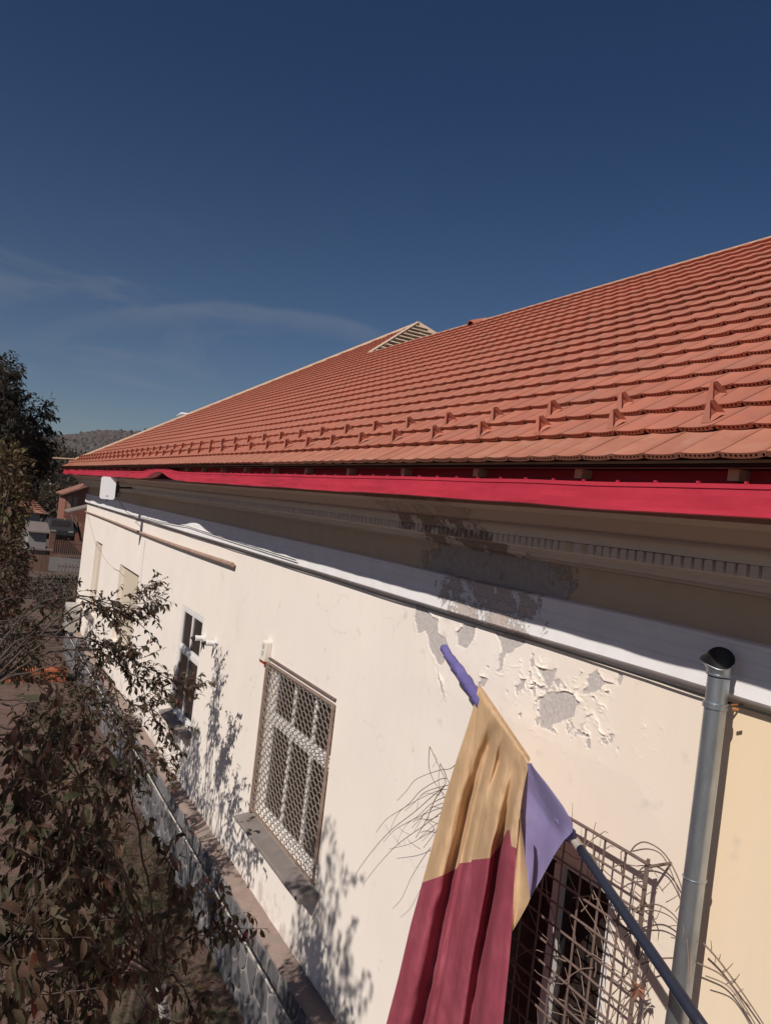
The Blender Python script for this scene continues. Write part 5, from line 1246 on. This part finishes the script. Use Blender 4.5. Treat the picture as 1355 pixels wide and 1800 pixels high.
# brick shed with steep roof
M_brick = mat('dull red brick', (.24, .10, .07), .9, .3, 9, .4, 30)
Yb = 66; a = aty(112, 905, Yb); b = aty(165, 905, Yb)
bs = empty('brick_barn', (a.x, Yb, GZ), 'narrow brick barn with a steep brown roof beside the far corner of the cream building', 'barn')
zt0 = aty(112, 868, Yb).z; zt1 = aty(152, 842, Yb).z
q = MB(); q.add([(a.x, Yb, GZ-2), (b.x, Yb, GZ-2), (b.x, Yb, zt1+.2), (a.x+2.6, Yb, zt1), (a.x, Yb, zt0), (a.x, Yb+5, GZ-2), (a.x, Yb+5, zt0)], [(0, 1, 2, 3, 4), (0, 4, 6, 5)]); wl = q.build('wall', M_brick, bs)
brick = bpy.data.meshes.new('brick'); bm_ = bmesh.new(); bmesh.ops.create_cube(bm_, size=1); bmesh.ops.scale(bm_, vec=(.235, .03, .10), verts=bm_.verts); bm_.to_mesh(brick); bm_.free(); brick.materials.append(M_brick)
qb = MB(); z = aty(120, 912, Yb).z; r_ = 0
while z < zt1:
    x = a.x+.15+(.13 if r_ % 2 else 0)
    while x < a.x+2.6:
        if z < zt0+(zt1-zt0)*(x-a.x)/2.6-.1: qb.box((x-.115, Yb-.02, z-.05), (x+.115, Yb+.01, z+.05))
        x += .26
    z += .125; r_ += 1
tag(qb.build('brick_courses', M_brick, wl), kind='stuff')
beam('roof', (a.x-.35, Yb+2, zt0-.05), (a.x+2.9, Yb+2, zt1+.15), 5.2, .12, M_oldroof, bs)
simple_box('door_panel', (a.x+.30, Yb-.03, zt0-1.25), (.30, .05, 1.1), M_woodold, bs); simple_box('door_panel', (a.x+.75, Yb-.03, zt0-1.25), (.30, .05, 1.1), M_woodold, bs)
a2_ = aty(118, 900, 62); b2_ = aty(160, 888, 62); beam('lean_to_roof', (a2_.x, 63, a2_.z), (b2_.x+.5, 63, b2_.z+.1), 3.0, .10, M_fg, bs)
# leaning planks and clutter at the barn
M_clut = [mat('clutter grey', (.30, .28, .27), .7), mat('clutter dark', (.025, .024, .025), .7), mat('clutter red', (.24, .08, .07), .7)]
pile = empty('plank_pile', aty(128, 945, 57), 'pile of weathered planks leaning before the brick barn', 'planks')
for i in range(9):
    p = aty(rnd.uniform(116, 140), rnd.uniform(915, 945), 57); q = MB(); q.box((-.05, -.02, -.7), (.05, .02, .7), 0, Matrix.Translation(p) @ Matrix.Rotation(rnd.uniform(-.5, .5), 4, 'Y')); q.build('plank', M_fg if i % 2 else M_woodold, pile)
def car(name, label, p):
    T = empty(name, p, label, 'car'); L_, Wd = 3.9, 1.6
    prof = [(-1.95, .35), (-1.95, .75), (-1.2, .88), (-.7, 1.32), (.7, 1.35), (1.35, .95), (1.95, .85), (1.97, .35)]
    q = MB(); q.v = [(p.x+Wd/2*sg, p.y+a_, p.z+h_) for sg in (-1, 1) for a_, h_ in prof]; n = len(prof)
    q.f = [(i, (i+1) % n, n+(i+1) % n, n+i) for i in range(n)]+[tuple(range(n))[::-1], tuple(range(n, 2*n))]; q.m = [0]*len(q.f); bevel(q.build('body', M_clut[1], T), .06, 3)
    q = MB(); q.add([(p.x-.62, p.y-1.17, p.z+.93), (p.x+.62, p.y-1.17, p.z+.93), (p.x+.55, p.y-.80, p.z+1.29), (p.x-.55, p.y-.80, p.z+1.29)], [(0, 1, 2, 3)]); q.build('windscreen', M_glass, T)
    for sx_ in (-1, 1):
        for sy_ in (-1.2, 1.25): q = MB(); q.lathe([(.30, -.09), (.31, .09)], Matrix.Translation((p.x+sx_*.78, p.y+sy_, p.z+.31)) @ Matrix.Rotation(R(90), 4, 'Y'), 16); q.build('wheel', M_black, T)
        simple_box('headlight', (p.x+sx_*.55, p.y-1.96, p.z+.6), (.3, .04, .11), M_clut[0], T)
car('parked_car', 'dark parked car seen over the brown picket fence', aty(102, 947, 57))
# utility pole and wire
p = aty(83, 905, 95); up = empty('utility_pole', (p.x, 95, GZ-2), 'thin pale utility pole standing behind the tiled house', 'pole')
q = MB(); q.tube([(p.x, 95, GZ-2), (p.x, 95, aty(83, 848, 95).z)], .11, 8); q.build('mast', mat('concrete mast', (.34, .31, .29), .8), up); q = MB(); q.box((p.x-.7, 94.95, aty(83, 851, 95).z), (p.x+.7, 95.05, aty(83, 851, 95).z+.1)); q.build('crossarm', M_fg, up)
cable('cable', 'thin overhead wire crossing in front of the wooded hill', [aty(px, 827.5+ (px-60)*.085+2*math.sin((px-60)*.03), 90) for px in range(-40, 170, 10)], .03)
# trees and hedges in the valley
VG = [leaf_material('valley foliage brown', (.085, .062, .042)), leaf_material('valley foliage olive', (.070, .066, .035)), leaf_material('valley foliage rust', (.11, .062, .038))]
for i, (px, py, Y, rx, rz_, lab) in enumerate(((110, 835, 130, 5, 4.5, 'round brown tree under the tip of the crimson eave'), (85, 845, 150, 6, 5, 'olive tree behind the utility pole'), (128, 850, 110, 4, 4, 'rust brown tree just above the brick barn'), (55, 850, 120, 6, 4.5, 'brown tree behind the tiled house ridge'), (20, 850, 110, 6, 5, 'brownish tree far behind the pale shrub'), (100, 890, 90, 3.0, 2.2, 'low rust shrub between the tiled house and the brick barn'))):
    c = aty(px, py, Y); bush('valley_tree', lab, c, (rx, rx, rz_), 2200, .55, VG, 'trees in the valley', cat='tree')
# dark hedge mass and shade under the gate
c = aty(110, 1040, 37); bush('low_hedge', 'dark green hedge in front of the low grey pickets', c, (1.7, 1.2, .7), 2200, .13, D_mats+[L_mats[2]])
# far wood on the hill: crowns as clumps
q = MB(); t_ = (1+5**.5)/2
ico = [Vector(v).normalized() for v in ((-1, t_, 0), (1, t_, 0), (-1, -t_, 0), (1, -t_, 0), (0, -1, t_), (0, 1, t_), (0, -1, -t_), (0, 1, -t_), (t_, 0, -1), (t_, 0, 1), (-t_, 0, -1), (-t_, 0, 1))]
icf = [(0, 11, 5), (0, 5, 1), (0, 1, 7), (0, 7, 10), (0, 10, 11), (1, 5, 9), (5, 11, 4), (11, 10, 2), (10, 7, 6), (7, 1, 8), (3, 9, 4), (3, 4, 2), (3, 2, 6), (3, 6, 8), (3, 8, 9), (4, 9, 5), (2, 4, 11), (6, 2, 10), (8, 6, 7), (9, 8, 1)]
for i in range(42000):
    y = rnd.uniform(350, 900); x = rnd.uniform(-120, 330)
    if x > y*.42+20: continue
    z = GZ-5+ridge(x, y); r_ = rnd.uniform(1.1, 2.9); con = rnd.random() < .006
    sc_ = Vector((r_, r_, r_*rnd.uniform(.8, 1.05))) if not con else Vector((r_*.5, r_*.5, r_*2.2))
    off = rnd.random()*10
    q.add([Vector((x, y, z+sc_.z*.45))+Vector((v.x*sc_.x, v.y*sc_.y, v.z*sc_.z))*(1+.55*noise.noise(v*2+Vector((off, 0, 0)))) for v in ico], icf, 1 if con else rnd.choice((0, 0, 2)))
WM = [mat('autumn wood', (.078, .060, .050), 1, .4, .12, .3, 1.2, bdist=.4), mat('spruce wood', (.045, .050, .042), 1, .3, .1, .5, 1), mat('bare wood', (.092, .070, .058), 1, .4, .15, .3, 1.2, bdist=.4)]
tag(q.build('hill_wood', WM, None), 'wooded autumn hillside closing the valley', 'forest', kind='stuff')

# ------------------------------------------------------------------ air
q = MB(); q.box((-1700, -60, GZ-12), (1700, 2700, 80)); 
H = bpy.data.materials.new('valley air'); H.use_nodes = True; H.node_tree.nodes.clear()
pv = N(H.node_tree, 'ShaderNodeVolumePrincipled'); pv.inputs['Color'].default_value = (.86, .90, 1, 1); pv.inputs['Density'].default_value = .00018; pv.inputs['Anisotropy'].default_value = .2
ho_ = N(H.node_tree, 'ShaderNodeOutputMaterial'); H.node_tree.links.new(pv.outputs[0], ho_.inputs['Volume'])
tag(q.build('haze', H, None), 'thin autumn haze filling the valley air', 'haze', kind='stuff')
